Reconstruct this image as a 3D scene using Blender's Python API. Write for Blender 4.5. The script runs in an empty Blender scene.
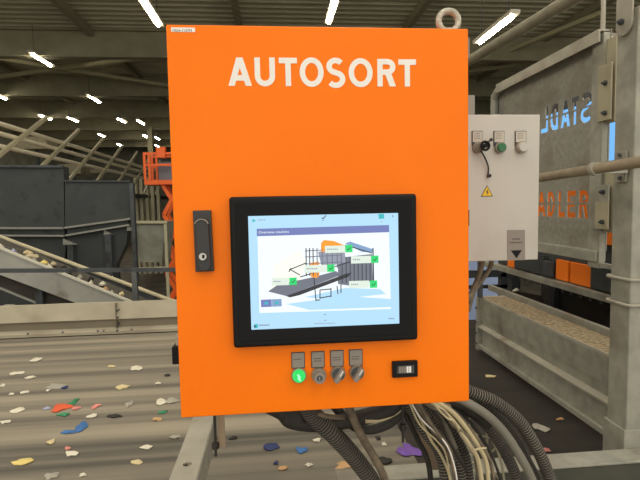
import bpy, bmesh, math, random
from mathutils import Vector, Matrix
random.seed(7)
PI = math.pi
sc = bpy.context.scene
COL = sc.collection

# ------------------------------------------------------------------ survey camera
EYE = Vector((0, 0, 1.65)); FPX = 481.0
YAW, PITCH, ROLL = .0919, -.0749, -.0193
_f = Vector((math.sin(YAW)*math.cos(PITCH), math.cos(YAW)*math.cos(PITCH), math.sin(PITCH)))
_r = Vector((math.cos(YAW), -math.sin(YAW), 0)); _u = _r.cross(_f)
_R = _r*math.cos(ROLL) + _u*math.sin(ROLL); _U = -_r*math.sin(ROLL) + _u*math.cos(ROLL)

def at(u, v, x=None, y=None, z=None):
    """point of a real plane (x=, y= or z=) measured in the photograph"""
    d = _f + _R*((u-320)/FPX) + _U*((240-v)/FPX)
    t = x/d.x if x is not None else (y/d.y if y is not None else (z-EYE.z)/d.z)
    return EYE + d*t

cam = bpy.data.cameras.new('camera'); cam.sensor_width = 36; cam.lens = FPX*36/640
cam.clip_start = .02; cam.clip_end = 300
co = bpy.data.objects.new('camera', cam); COL.objects.link(co)
M = Matrix((( _R.x, _U.x, -_f.x, EYE.x), (_R.y, _U.y, -_f.y, EYE.y), (_R.z, _U.z, -_f.z, EYE.z), (0, 0, 0, 1)))
co.matrix_world = M
sc.camera = co

# ------------------------------------------------------------------ materials
def lin(c): return c/12.92 if c <= .04045 else ((c+.055)/1.055)**2.4
def rgb(r, g, b): return (lin(r/255), lin(g/255), lin(b/255), 1)

def mat(name, c, rough=.5, metal=0, c2=None, scale=6, stretch=(1, 1, 1), amount=.5, bump=0, bscale=None, emit=None, estr=0,
        detail=4, spec=.5, dirt=None, dscale=3, dlo=.5, dhi=.7, coat=0):
    m = bpy.data.materials.new(name); m.use_nodes = True
    nt = m.node_tree; n = nt.nodes; L = nt.links; b = n['Principled BSDF']
    b.inputs['Roughness'].default_value = rough; b.inputs['Metallic'].default_value = metal
    b.inputs['Specular IOR Level'].default_value = spec
    b.inputs['Base Color'].default_value = c
    if coat: b.inputs['Coat Weight'].default_value = coat; b.inputs['Coat Roughness'].default_value = .15
    if emit: b.inputs['Emission Color'].default_value = emit; b.inputs['Emission Strength'].default_value = estr
    if c2 or bump or dirt:
        tc = n.new('ShaderNodeTexCoord'); mp = n.new('ShaderNodeMapping'); L.new(tc.outputs['Object'], mp.inputs[0])
        mp.inputs['Scale'].default_value = stretch
        nz = n.new('ShaderNodeTexNoise'); nz.inputs['Scale'].default_value = scale; nz.inputs['Detail'].default_value = detail
        L.new(mp.outputs[0], nz.inputs['Vector'])
        last = None
        if c2:
            cr = n.new('ShaderNodeValToRGB'); cr.color_ramp.elements[0].position = .5-.25*amount-.05; cr.color_ramp.elements[1].position = .5+.25*amount
            cr.color_ramp.elements[0].color = c; cr.color_ramp.elements[1].color = c2
            L.new(nz.outputs['Fac'], cr.inputs[0]); last = cr.outputs[0]
        if dirt:
            nd = n.new('ShaderNodeTexNoise'); nd.inputs['Scale'].default_value = dscale; nd.inputs['Detail'].default_value = 6
            L.new(tc.outputs['Object'], nd.inputs['Vector'])
            mr = n.new('ShaderNodeMapRange'); mr.inputs['From Min'].default_value = dlo; mr.inputs['From Max'].default_value = dhi
            L.new(nd.outputs['Fac'], mr.inputs['Value'])
            mx = n.new('ShaderNodeMix'); mx.data_type = 'RGBA'; L.new(mr.outputs[0], mx.inputs[0])
            if last: L.new(last, mx.inputs[6])
            else: mx.inputs[6].default_value = c
            mx.inputs[7].default_value = dirt; last = mx.outputs[2]
        if last: L.new(last, b.inputs['Base Color'])
        if bump:
            nb = n.new('ShaderNodeTexNoise'); nb.inputs['Scale'].default_value = bscale or scale; nb.inputs['Detail'].default_value = 3
            L.new(tc.outputs['Object'], nb.inputs['Vector'])
            bp = n.new('ShaderNodeBump'); bp.inputs['Strength'].default_value = bump; bp.inputs['Distance'].default_value = .01
            L.new(nb.outputs['Fac'], bp.inputs['Height']); L.new(bp.outputs[0], b.inputs['Normal'])
    return m

def glow(name, c, s): return mat(name, (0.02, .02, .02, 1), .4, emit=c, estr=s)

orange = mat('orange_powder_coat', rgb(254, 121, 0), .36, 0, rgb(255, 125, 0), scale=3, bump=.05, bscale=420, spec=.22)
orange_side = mat('orange_edge', rgb(248, 114, 0), .45, spec=.25)
galv = mat('galvanised_steel', rgb(144, 144, 133), .5, .15, rgb(166, 164, 151), scale=14, dirt=rgb(112, 100, 84), dscale=4, dlo=.5, dhi=.8, bump=.04, bscale=60)
galv_plate = mat('galvanised_sheet', rgb(134, 133, 123), .45, .15, rgb(158, 156, 144), scale=38, amount=.8, dirt=rgb(110, 97, 80), dscale=3.5, dlo=.5, dhi=.75)
galv_light = mat('dusty_pale_galvanised', rgb(160, 156, 142), .65, .1, rgb(176, 171, 156), scale=9, dirt=rgb(128, 114, 94), dscale=5, dlo=.55, dhi=.8)
dirt_m = mat('dust_and_grit', rgb(176, 160, 126), .95, 0, rgb(126, 110, 84), scale=45, bump=.6, bscale=90)
steel_dark = mat('dark_painted_steel', rgb(62, 66, 70), .55, .1, rgb(74, 78, 82), scale=5, dirt=rgb(46, 46, 46), dscale=6, dlo=.55, dhi=.7)
hopper_m = mat('hopper_blue_grey', rgb(52, 57, 58), .65, .0, rgb(60, 64, 64), scale=3, dirt=rgb(42, 44, 42), dscale=5, dlo=.56, dhi=.7)
beam_m = mat('roof_beam_grey', rgb(146, 142, 116), .8, 0, rgb(134, 131, 106), scale=2)
deck_m = mat('roof_deck_metal', rgb(182, 178, 150), .6, .0, rgb(166, 162, 136), scale=3, stretch=(.3, 4, 1))
black_pl = mat('black_plastic', rgb(20, 20, 21), .45, spec=.2)
black_gl = mat('black_glass', rgb(7, 7, 9), .12, spec=.18)
black_rub = mat('black_rubber', rgb(36, 34, 32), .65, 0, rgb(52, 47, 42), scale=20)
handle_m = mat('handle_charcoal', rgb(50, 50, 50), .5)
chrome = mat('chrome', rgb(190, 188, 182), .25, .9)
knob_m = mat('dusty_knob_grey', rgb(150, 142, 128), .45, .4)
label_m = mat('grey_label_plate', rgb(142, 134, 126), .5, .2)
label_dk = mat('label_print', rgb(70, 66, 62), .6)
white_m = mat('white_lettering', rgb(240, 236, 232), .5)
cream = mat('pale_grey_powder_coat', rgb(198, 196, 188), .45, 0, rgb(192, 190, 182), scale=4, dirt=rgb(176, 170, 158), dscale=4, dlo=.55, dhi=.85)
cream_hi = mat('cream_paint', rgb(176, 168, 142), .65, 0, rgb(160, 152, 128), scale=8)
eye_m = mat('worn_zinc', rgb(205, 200, 184), .5, .3, rgb(150, 145, 130), scale=120, amount=.8)
belt_m = mat('belt_rubber', rgb(70, 68, 63), .75, 0, rgb(158, 149, 130), scale=2.2, stretch=(.06, 3.0, 1), amount=.62, detail=7)
belt_dk = mat('belt_rubber_dark', rgb(58, 55, 50), .8, 0, rgb(72, 66, 58), scale=6, stretch=(.3, 4, 1))
tray_m = mat('wire_tray_zinc', rgb(190, 184, 160), .4, .5)
hose_m = mat('hose_dark_grey', rgb(84, 80, 74), .55, 0, rgb(112, 106, 96), scale=15)
hose_lt = mat('hose_dusty_grey', rgb(132, 126, 114), .55, 0, rgb(104, 98, 88), scale=10)
cable_lt = mat('cable_pale', rgb(196, 182, 146), .6)
cable_br = mat('cable_dusty_brown', rgb(132, 118, 98), .7, 0, rgb(94, 84, 72), scale=30)
wall_m = mat('hall_wall_panel', rgb(136, 136, 122), .8, 0, rgb(112, 112, 100), scale=1.2)
floor_m = mat('concrete_floor', rgb(128, 123, 112), .8, 0, rgb(104, 99, 90), scale=1.5)
lift_m = mat('lift_orange', rgb(255, 112, 40), .5)
machine_or = mat('machine_orange', rgb(255, 128, 22), .5)
daylight_blue = mat('pale_daylight_blue', rgb(150, 168, 208), .5)
yellow_m = mat('warning_yellow', rgb(240, 196, 40), .5)
green_m = mat('green_button', rgb(44, 110, 66), .35)
tube_glow = glow('lamp_tube', rgb(255, 240, 214), 45)
green_glow = glow('green_lamp', rgb(10, 215, 95), .6)
green_core = glow('green_lamp_core', rgb(170, 255, 200), .6)
blue_glow = glow('backlit_blue_sheet', rgb(116, 186, 250), .56)

# ------------------------------------------------------------------ mesh helpers
WOFF = {}
class MB:
    def __init__(s): s.v = []; s.f = []; s.m = []; s.cur = 0
    def mi(s, i): s.cur = i; return s
    def add(s, vs, fs):
        o = len(s.v); s.v += [Vector(p) for p in vs]
        for f in fs: s.f.append([i+o for i in f]); s.m.append(s.cur)
        return s
    def box(s, x0, x1, y0, y1, z0, z1):
        x0, x1 = sorted((x0, x1)); y0, y1 = sorted((y0, y1)); z0, z1 = sorted((z0, z1))
        return s.add([(x0,y0,z0),(x1,y0,z0),(x1,y1,z0),(x0,y1,z0),(x0,y0,z1),(x1,y0,z1),(x1,y1,z1),(x0,y1,z1)],
                     [(0,3,2,1),(4,5,6,7),(0,1,5,4),(1,2,6,5),(2,3,7,6),(3,0,4,7)])
    def prism(s, pts, d):                       # closed polygon (3D points) swept by vector d
        n = len(pts); P = [Vector(p) for p in pts]; d = Vector(d)
        nrm = Vector((0,0,0))
        for i in range(n): nrm += P[i].cross(P[(i+1) % n])
        if nrm.dot(d) > 0: P.reverse()
        return s.add(P + [p+d for p in P], [tuple(range(n)), tuple(range(2*n-1, n-1, -1))] + [(i, i+n, (i+1) % n+n, (i+1) % n) for i in range(n)])
    def tube(s, path, r, n=10, smooth=6, rib=0, pitch=.006, cap=True, closed=False):
        P = [Vector(p) for p in path]
        if smooth and len(P) > 2 and not closed:
            Q = []
            for i in range(len(P)-1):
                a = P[i-1] if i else P[0]*2-P[1]; b, c = P[i], P[i+1]; e = P[i+2] if i+2 < len(P) else P[-1]*2-P[-2]
                for k in range(smooth):
                    t = k/smooth
                    Q.append(.5*((2*b)+(c-a)*t+(2*a-5*b+4*c-e)*t*t+(3*b-a-3*c+e)*t**3))
            Q.append(P[-1]); P = Q
        if rib:
            ln = [0]
            for i in range(1, len(P)): ln.append(ln[-1]+(P[i]-P[i-1]).length)
            N = int(ln[-1]/pitch*3); Q = []; j = 0
            for k in range(N+1):
                t = ln[-1]*k/N
                while j < len(ln)-2 and ln[j+1] < t: j += 1
                Q.append(P[j].lerp(P[j+1], (t-ln[j])/max(1e-9, ln[j+1]-ln[j])))
            P = Q
        N = len(P); rings = []
        t0 = (P[1]-P[0]).normalized(); up = Vector((0,0,1)) if abs(t0.z) < .9 else Vector((0,1,0))
        a = t0.cross(up).normalized()
        for i in range(N):
            if closed: t = (P[(i+1) % N]-P[i-1]).normalized()
            else: t = (P[min(i+1, N-1)]-P[max(i-1, 0)]).normalized()
            a = (a-t*a.dot(t)).normalized(); b = t.cross(a)
            rr = (r[min(i*len(r)//N, len(r)-1)] if isinstance(r, (list, tuple)) else r)*(1 if not rib else (1.0, 1.0, 1-rib*2)[i % 3])
            rings.append([P[i]+a*rr*math.cos(2*PI*k/n)+b*rr*math.sin(2*PI*k/n) for k in range(n)])
        vs = [p for q in rings for p in q]; fs = []
        gro = set()
        for i in range(N if closed else N-1):
            for k in range(n):
                if rib and i % 3 != 0: gro.add(len(fs))
                fs.append((i*n+k, i*n+(k+1) % n, ((i+1) % N)*n+(k+1) % n, ((i+1) % N)*n+k))
        if cap and not closed: fs += [tuple(range(n-1, -1, -1)), tuple((N-1)*n+k for k in range(n))]
        f0 = len(s.f); s.add(vs, fs)
        for i in gro: s.m[f0+i] = 1
        return s
    def cyl(s, p0, p1, r, n=20, r2=None):
        p0, p1 = Vector(p0), Vector(p1); t = (p1-p0).normalized()
        a = t.cross(Vector((0,0,1)) if abs(t.z) < .9 else Vector((0,1,0))).normalized(); b = t.cross(a); r2 = r if r2 is None else r2
        vs = [p0+a*r*math.cos(2*PI*k/n)+b*r*math.sin(2*PI*k/n) for k in range(n)] + [p1+a*r2*math.cos(2*PI*k/n)+b*r2*math.sin(2*PI*k/n) for k in range(n)]
        return s.add(vs, [tuple(range(n-1, -1, -1)), tuple(range(n, 2*n))] + [(k, (k+1) % n, (k+1) % n+n, k+n) for k in range(n)])
    def bar(s, p0, p1, w, h):                   # rectangular bar; w horizontal, h the other way
        p0, p1 = Vector(p0), Vector(p1); t = (p1-p0).normalized()
        a = t.cross(Vector((0,0,1)) if abs(t.z) < .95 else Vector((0,1,0))).normalized()*w/2; b = a.normalized().cross(t)*h/2
        return s.prism([p0-a-b, p0+a-b, p0+a+b, p0-a+b], p1-p0)
    def ribbon(s, pts, w, y0, y1, closed=False):# flat stroke in the XZ plane, from y0 to y1
        P = []
        for p in pts:
            p = Vector((p[0], p[1]))
            if not P or (p-P[-1]).length > 1e-5: P.append(p)
        n = len(P); Lp = []; Rp = []
        for i in range(n):
            if closed: d0 = (P[i]-P[i-1]).normalized(); d1 = (P[(i+1) % n]-P[i]).normalized()
            else:
                d0 = (P[i]-P[i-1]).normalized() if i else (P[1]-P[0]).normalized()
                d1 = (P[i+1]-P[i]).normalized() if i < n-1 else d0
            m = (d0+d1).normalized(); nn = Vector((-m.y, m.x)); c = max(.55, nn.dot(Vector((-d1.y, d1.x))))
            Lp.append(P[i]+nn*w/2/c); Rp.append(P[i]-nn*w/2/c)
        vs = []
        for i in range(n): vs += [(Lp[i].x, y0, Lp[i].y), (Rp[i].x, y0, Rp[i].y), (Lp[i].x, y1, Lp[i].y), (Rp[i].x, y1, Rp[i].y)]
        fs = []
        for i in range(n if closed else n-1):
            a = i*4; b = ((i+1) % n)*4
            fs += [(a, b, b+1, a+1), (a+2, a+3, b+3, b+2), (a, a+2, b+2, b), (a+1, b+1, b+3, a+3)]
        if not closed: fs += [(0, 1, 3, 2), (n*4-4, n*4-2, n*4-1, n*4-3)]
        return s.add(vs, fs)
    def patch(s, pts, y0, y1):                  # flat polygon in the XZ plane, from y0 to y1
        return s.prism([(p[0], y0, p[1]) for p in pts], (0, y1-y0, 0))
    def build(s, name, mats, parent=None, bevel=0, smooth=False, seg=2):
        if not isinstance(mats, (list, tuple)): mats = [mats]
        off = WOFF.get(parent.name, Vector()) if parent else Vector()
        if parent is None:                      # a thing that is one mesh: origin at the middle of its base
            xs = [v.x for v in s.v]; ys = [v.y for v in s.v]; zs = [v.z for v in s.v]
            off = Vector(((min(xs)+max(xs))/2, (min(ys)+max(ys))/2, min(zs)))
        me = bpy.data.meshes.new(name); me.from_pydata([v-off for v in s.v], [], s.f)
        for m in mats: me.materials.append(m)
        for p, i in zip(me.polygons, s.m): p.material_index = i
        me.update()
        bm = bmesh.new(); bm.from_mesh(me); bmesh.ops.recalc_face_normals(bm, faces=bm.faces); bm.to_mesh(me); bm.free()
        if smooth:
            for p in me.polygons: p.use_smooth = True
        o = bpy.data.objects.new(name, me); COL.objects.link(o)
        if parent: o.parent = parent
        else: o.location = off
        WOFF[o.name] = off
        if bevel:
            b = o.modifiers.new('bevel', 'BEVEL'); b.width = bevel; b.segments = seg; b.limit_method = 'ANGLE'; b.angle_limit = R(40)
        if smooth and smooth != 'all':
            e = o.modifiers.new('split', 'EDGE_SPLIT'); e.split_angle = R(40)
        return o
def R(d): return math.radians(d)

def tag(o, label=None, cat=None, group=None, kind=None):
    if label: o['label'] = label
    if cat: o['category'] = cat
    if group: o['group'] = group
    if kind: o['kind'] = kind
    return o
def thing(name, loc, label, cat, group=None):
    o = bpy.data.objects.new(name, None); COL.objects.link(o); o.location = loc; o.empty_display_size = .1
    WOFF[o.name] = Vector(loc)
    return tag(o, label, cat, group)
def struct(o): o['kind'] = 'structure'; return o
def copy_tree(o, parent=None):
    c = o.copy(); COL.objects.link(c); c.parent = parent
    for ch in list(o.children): copy_tree(ch, c)
    return c
def cut(o, cutter_mb):
    """boolean the cutter out of o's mesh, then drop the cutter"""
    c = cutter_mb.build('cutter', galv)
    m = o.modifiers.new('cut', 'BOOLEAN'); m.operation = 'DIFFERENCE'; m.object = c; m.solver = 'EXACT'; m.use_self = True
    bpy.context.view_layer.update()
    dg = bpy.context.evaluated_depsgraph_get()
    me = bpy.data.meshes.new_from_object(o.evaluated_get(dg)); 
    o.modifiers.remove(m); o.data = me
    bpy.data.objects.remove(c)

def arc(cx, cz, rx, rz, a0, a1, n=14):
    return [(cx+rx*math.cos(R(a0+(a1-a0)*i/n)), cz+rz*math.sin(R(a0+(a1-a0)*i/n))) for i in range(n+1)]

def letter(mb, ch, x0, x1, z0, z1, w, y0, y1, mirror=False):
    """one capital letter built of strokes in the box x0..x1, z0..z1"""
    W = x1-x0; H = z1-z0; h = w/2
    S = []
    def P(pts): return [((x0+a*W) if not mirror else (x1-a*W), z0+b*H) for a, b in pts]
    hx = h/W; hz = h/H
    if ch == 'A':
        b_ = 2.3*hx; a_ = 1.15*hx; t_ = (.5-b_)/(.5-a_)
        mb.patch(P([(0, 0), (.5-a_, 1), (.5+a_, 1), (1, 0), (1-b_, 0), (.5, t_), (b_, 0)]), y0, y1)
        S = [([(.22, .28), (.78, .28)], 0)]
    elif ch == 'U': S = [([(hx, 1), (hx, .36)]+arc(.5, .36, .5-hx, .36-hz, 180, 360)+[(1-hx, 1)], 0)]
    elif ch == 'T': S = [([(0, 1-hz), (1, 1-hz)], 0), ([(.5, 1-hz), (.5, 0)], 0)]
    elif ch == 'O': S = [(arc(.5, .5, .5-hx, .5-hz, 0, 348.75, 31), 1)]
    elif ch == 'S': S = [(arc(.5, .75-hz*.4, .44-hx*.3, .27-hz*.7, 35, 255, 14)[:-1]+arc(.5, .27, .46-hx*.3, .26-hz*.5, 80, -145, 14), 0)]
    elif ch == 'R': S = [([(hx, 0), (hx, 1)], 0), ([(hx, 1-hz), (.55, 1-hz)]+arc(.55, .71, .45-hx, .29-hz, 90, -90)+[(hx, .42+hz)], 0)]; mb.patch(P([(.42, .46), (.42+2.4*hx, .46), (1.02, 0), (1.02-2.4*hx, 0)]), y0-.0003, y1+.0003)
    elif ch == 'D': S = [([(hx, 0), (hx, 1)], 0), ([(hx, 1-hz), (.45, 1-hz)]+arc(.45, .5, .55-hx, .5-hz, 90, -90)+[(hx, hz)], 0)]
    elif ch == 'L': S = [([(hx, 1), (hx, hz), (1, hz)], 0)]
    elif ch == 'E': S = [([(hx, 0), (hx, 1)], 0), ([(hx, 1-hz), (1, 1-hz)], 0), ([(hx, .5), (.9, .5)], 0), ([(hx, hz), (1, hz)], 0)]
    for i_, (pts, cl) in enumerate(S): mb.ribbon(P(pts), w, y0-.0002*(i_+(ch == 'A')), y1+.0001*i_, bool(cl))

def text(mb_parent, name, body, m, left, top, height, y, wfac=1.0):
    """small lettering from the built-in font, laid on a plane facing the camera side (-Y)"""
    cu = bpy.data.curves.new(name, 'FONT'); cu.body = body; cu.size = height*1.35; cu.extrude = .0001; cu.resolution_u = 2
    t = bpy.data.objects.new(name, cu); COL.objects.link(t); bpy.context.view_layer.update()
    me = bpy.data.meshes.new_from_object(t.evaluated_get(bpy.context.evaluated_depsgraph_get())); bpy.data.objects.remove(t)
    off = WOFF[mb_parent.name]
    me.transform(Matrix.Translation(Vector((left, y, top-height))-off) @ Matrix.Rotation(R(90), 4, 'X') @ Matrix.Diagonal((wfac, 1, 1, 1)))
    me.materials.clear(); me.materials.append(m)
    o = bpy.data.objects.new(name, me); COL.objects.link(o); o.parent = mb_parent; WOFF[o.name] = off
    return o

# ------------------------------------------------------------------ the hall
FZ = -1.6
struct(MB().box(-18, 22, -8, 46, FZ-.2, FZ).build('floor', floor_m))
m = MB()                                            # corrugated roof deck, ribs along X
y = 6.0
while y < 46:
    prof = [(y, 7.42), (y+.12, 7.42), (y+.17, 7.54), (y+.31, 7.54), (y+.36, 7.42)]
    for (a, za), (b, zb) in zip(prof, prof[1:]):
        m.add([(-18, a, za), (22, a, za), (22, b, zb), (-18, b, zb)], [(0, 1, 2, 3)])
    y += .36
m.box(-18, 22, 6, 46, 7.56, 7.7)
struct(m.build('ceiling', deck_m))
struct(MB().box(-18, 22, 45.8, 46, FZ, 7.5).build('wall_back', wall_m))
struct(MB().box(-18.2, -18, -8, 46, FZ, 7.5).build('wall_left', wall_m))
struct(MB().box(22, 22.2, -8, 46, FZ, 7.5).build('wall_right', wall_m))
n = 1
for y in (16.6, 22.2, 27.3, 31.6, 36, 40.4):
    m = MB(); m.box(-18, 22, y-.02, y+.02, 6.52, 7.36); m.box(-18, 22, y-.16, y+.16, 6.5, 6.54); m.box(-18, 22, y-.16, y+.16, 7.34, 7.4)
    struct(m.build('trim_%d' % n, beam_m)); n += 1
for x in (-5.75, -.97, 4.4, -10.5, 9.6):            # purlins along Y
    struct(MB().box(x-.09, x+.09, 6, 45.8, 7.18, 7.4).build('trim_%d' % n, beam_m)); n += 1
brace_m = mat('roof_brace_paint', rgb(172, 168, 134), .7)
for a, b in (((-10.9, 16.7), (-3.9, 22.1)), ((-14.7, 22.05), (-2.0, 16.65)), ((9.4, 13.2), (7.4, 20)), ((3.2, 22), (12.5, 16.8))):
    struct(MB().bar((a[0], a[1], 6.85 if a[0] < 0 else 6.9), (b[0], b[1], 6.85 if a[0] < 0 else 6.9), .16, .12).build('trim_%d' % n, brace_m)); n += 1

belt_right_dark = mat('dark_rubber', rgb(60, 54, 46), .8, 0, rgb(34, 31, 27), scale=2.4, stretch=(.08, 3.4, 1), amount=1, detail=6)
# ---- strip lights
fill_lamp_glow = glow('fill_lamp_tube', rgb(255, 240, 214), 16)
def make_strip(x, y, z, length, label, tube_m=None):
    t = thing('strip_light', (x, y, z), label, 'strip light', 'fluorescent strip lights under the roof')
    MB().box(x-.09, x+.09, y, y+length, z+.02, z+.09).build('housing', mat_housing, t)
    MB().cyl((x, y+.15, z), (x, y+length-.15, z), .042 if tube_m is None else .02, 12).build('lamp_tube', tube_m or tube_glow, t, smooth=True)
    for d in (.25, length-.25): MB().cyl((x, y+d, z+.09), (x, y+d, 7.45), .008, 6).build('hanging_wire', steel_dark, t)
    return t
mat_housing = mat('lamp_housing', rgb(190, 185, 165), .5)
strips = [
    (-7.45, 16.1, 6.5, 1.55, 'strip light lit just above the crossed roof braces, upper left'),
    (-2.42, 9.72, 5.6, 1.5, 'long bright strip light nearest the top left corner of the orange cabinet'),
    (1.47, 10.95, 6.2, 1.6, 'long bright strip light rising above the middle of the orange cabinet'),
    (4.42, 8.6, 5.0, 1.68, 'long bright strip light beside the steel pipe at upper right'),
    (-7.9, 21.9, 6.5, 1.6, 'small strip light under the second roof beam, left of the cabinet top'),
    (-12.0, 26.4, 6.5, 1.5, 'small strip light at the head of the steep bar above the hoppers'),
    (-10.84, 27.0, 6.5, 1.5, 'left of two short wide strip lights under the third roof beam'),
    (-8.4, 27.4, 6.5, 1.6, 'small slanting strip light under the third roof beam, above the second hopper'),
    (-7.52, 28.0, 6.5, 1.6, 'right of two short wide strip lights under the third roof beam'),
    (-11.6, 21.4, 6.5, 1.4, 'strip light cut by the left picture edge'),
]
for u, v, lb in ((98, 134, 'tiny strip light under the fourth roof beam, above the second hopper'), (143, 135, 'tiny left strip light of a close pair above the scissor lift'),
                 (155, 137, 'tiny right strip light of a close pair above the scissor lift'), (117, 144, 'tiny strip light lowest in the roof, left of the scissor lift'),
                 (155, 145, 'tiny strip light directly over the lift basket')):
    p = at(u, v, z=6.4); strips.append((p.x, p.y, 6.4, 1.3, lb))
for s in strips: make_strip(*s)
k = 0
for x in (-4.5, 0.9, 5.6):
    for y in (-6.5, -2.2, 3.0):
        make_strip(x, y, 5.6, 1.6, 'strip light hanging over the near platform')
for x in (-9, -5): make_strip(x, 6.6, 5.6, 1.6, 'added unseen strip light over the hoppers, brightening the railing')  # unseen lamps added to brighten the railing and the incline

# ---- far left background
def rod(name, a, b, r, m_, label, cat, group=None, n_=8):
    return tag(MB().cyl(a, b, r, n_).build(name, m_, smooth=True), label, cat, group)
gantry = thing('gantry_railing', (-6, 14, FZ), 'long galvanised railing with leaning struts high behind the dark hoppers', 'railing')
rail_m = mat('pale_rail', rgb(246, 240, 214), .5)
for z in (3.52, 3.3, 3.02):
    MB().cyl((-6, 10.2, z+.04), (-6, 34, z-.1), .055, 10).build('rail', rail_m, gantry, smooth=True)
strut_m = mat('strut_grey', rgb(198, 193, 164), .6)
for i in range(8):
    y = 10.5+i*2.1
    MB().bar((-5.93, y-.4, 2.3), (-5.93, y+3.0, 4.06), .07, .09).build('strut', strut_m, gantry)
MB().box(-6.8, -6.1, 10.2, 34, 2.1, 2.25).build('deck', steel_dark, gantry)
for y in (13, 20, 27, 33): MB().box(-6.5, -6.35, y, y+.15, FZ, 2.1).build('leg', steel_dark, gantry)
for i, (x, y, z0, w, h, lb) in enumerate(((-9.5, 19, 3.9, 1.1, .45, 'left'), (-8.9, 21, 3.1, .9, .4, 'right'))):
    t_ = thing('lit_purlin_block', (x+w/2, y, FZ), 'cream box standing in for lit purlins behind the gantry railing, the %s of two' % ('upper' if i == 0 else 'lower'), 'box')  # stand-ins for lit purlins, their light put into the cream colour
    MB().box(x, x+w, y, y+1, z0, z0+h).build('body', cream_hi, t_, bevel=.01); MB().box(x+w/2-.05, x+w/2+.05, y+.4, y+.5, FZ, z0).build('post', steel_dark, t_)  # block and post of the lit purlin stand-in
for i, (x, zz) in enumerate(((-9.8, 2.5), (-9.3, 2.2), (-8.2, 2.4), (-8.6, 3.2))):
    tag(MB().box(x, x+1.5, 22, 22.3, zz, zz+.14).build('shelf_beam', cream_hi), ('pale shelf beam behind the railing, ' + ('just above the first hopper', 'lowest above the hopper edge', 'between the leaning struts', 'highest of the four')[i]), 'beam')
struct(MB().box(-7.7, -7.4, 30.8, 31.1, FZ, 6.5).build('trim_%d' % n, beam_m)); n += 1

# pale columns of the racking behind the lift
for i, u in enumerate((138, 143.5, 149, 154.5, 160)):
    p0 = at(u, 245, y=24)
    tag(MB().box(p0.x-.07, p0.x+.07, 24, 24.2, FZ, 3.1).build('rack_post', strut_m), 'pale rack post behind the grey skip, ' + ('leftmost', 'second from left', 'middle', 'fourth from left', 'rightmost nearest the lift')[i] + ' of five', 'post')

# light grey skip / bin with frame
m = MB(); a, b = at(134, 222, y=11), at(166, 222, y=11); c, d = at(162, 262, y=11), at(140, 262, y=11)
bin_ = thing('steel_skip', (a.x+.3, 11.4, FZ), 'light grey funnel-shaped steel skip on a frame behind the railing', 'skip')
m.prism([a, b, c, d], (0, .9, 0)); m.build('body', mat('skip_grey', rgb(158, 160, 148), .7, 0, rgb(134, 136, 124), scale=4), bin_)
m = MB(); m.bar(a+Vector((-.03, -.03, 0)), b+Vector((.03, -.03, 0)), .08, .06); m.build('rim', strut_m, bin_)
for px_ in (a, b):
    MB().box(px_.x-.03, px_.x+.03, 10.9, 10.96, FZ, px_.z-.04).build('leg', strut_m, bin_)
MB().bar((a.x, 10.93, .3), (b.x, 10.93, .3), .05, .05).build('crossbar', strut_m, bin_)

# scissor lift
LX = at(170, 190, y=13).x
lift = thing('scissor_lift', (LX+.5, 13.4, FZ), 'orange scissor lift with raised basket behind the orange cabinet', 'lift')
z_d, z_t, z_m = at(150, 180, y=13).z, at(150, 153.5, y=13).z, at(150, 165, y=13).z
xl = at(143.5, 165, y=13).x
MB().box(xl, xl+1.9, 13, 13.8, z_d-.12, z_d).build('deck', lift_m, lift)
for zz, yy in ((z_t, 13), (z_m, 13), (z_t, 13.8), (z_m, 13.8)):
    MB().box(xl, xl+1.9, yy-.025, yy+.025, zz-.03, zz+.03).build('basket_rail', lift_m, lift)
for xx in (xl, xl+.12, xl+.95, xl+1.87):
    for yy in (13, 13.8): MB().box(xx, xx+.06, yy-.03, yy+.03, z_d, z_t).build('basket_post', lift_m, lift)
MB().box(at(157, 160, y=13).x, at(166, 160, y=13).x, 12.92, 13.1, at(160, 158, y=13).z, at(160, 147, y=13).z).build('control_box', lift_m, lift, bevel=.01)
MB().box(xl+.3, xl+.65, 13.3, 13.6, z_d, z_d+.5).build('tool_box', mat('grey_tool', rgb(120, 128, 140), .6), lift)
lv = .8; zb = z_d-.12; i = 0
while zb-lv > FZ+.35:
    for s in (0, 1):
        a = (LX-.22, 13.15+.02*s, zb-(0 if s else lv)); b = (LX+.22, 13.15+.02*s, zb-(lv if s else 0))
        MB().bar(a, b, .05, .10).build('scissor_arm', lift_m, lift)
        a = (LX-.22, 13.65+.02*s, zb-(0 if s else lv)); b = (LX+.22, 13.65+.02*s, zb-(lv if s else 0))
        MB().bar(a, b, .05, .10).build('scissor_arm', lift_m, lift)
    zb -= lv; i += 1
MB().box(LX-.6, LX+1.3, 13, 13.8, FZ+.15, zb).build('chassis', lift_m, lift, bevel=.02)
for xx in (LX-.4, LX+1.1):
    for yy in (12.97, 13.83): MB().cyl((xx, yy-.06, FZ+.18), (xx, yy+.06, FZ+.18), .18, 20).build('wheel', black_rub, lift, smooth=True)

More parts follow.
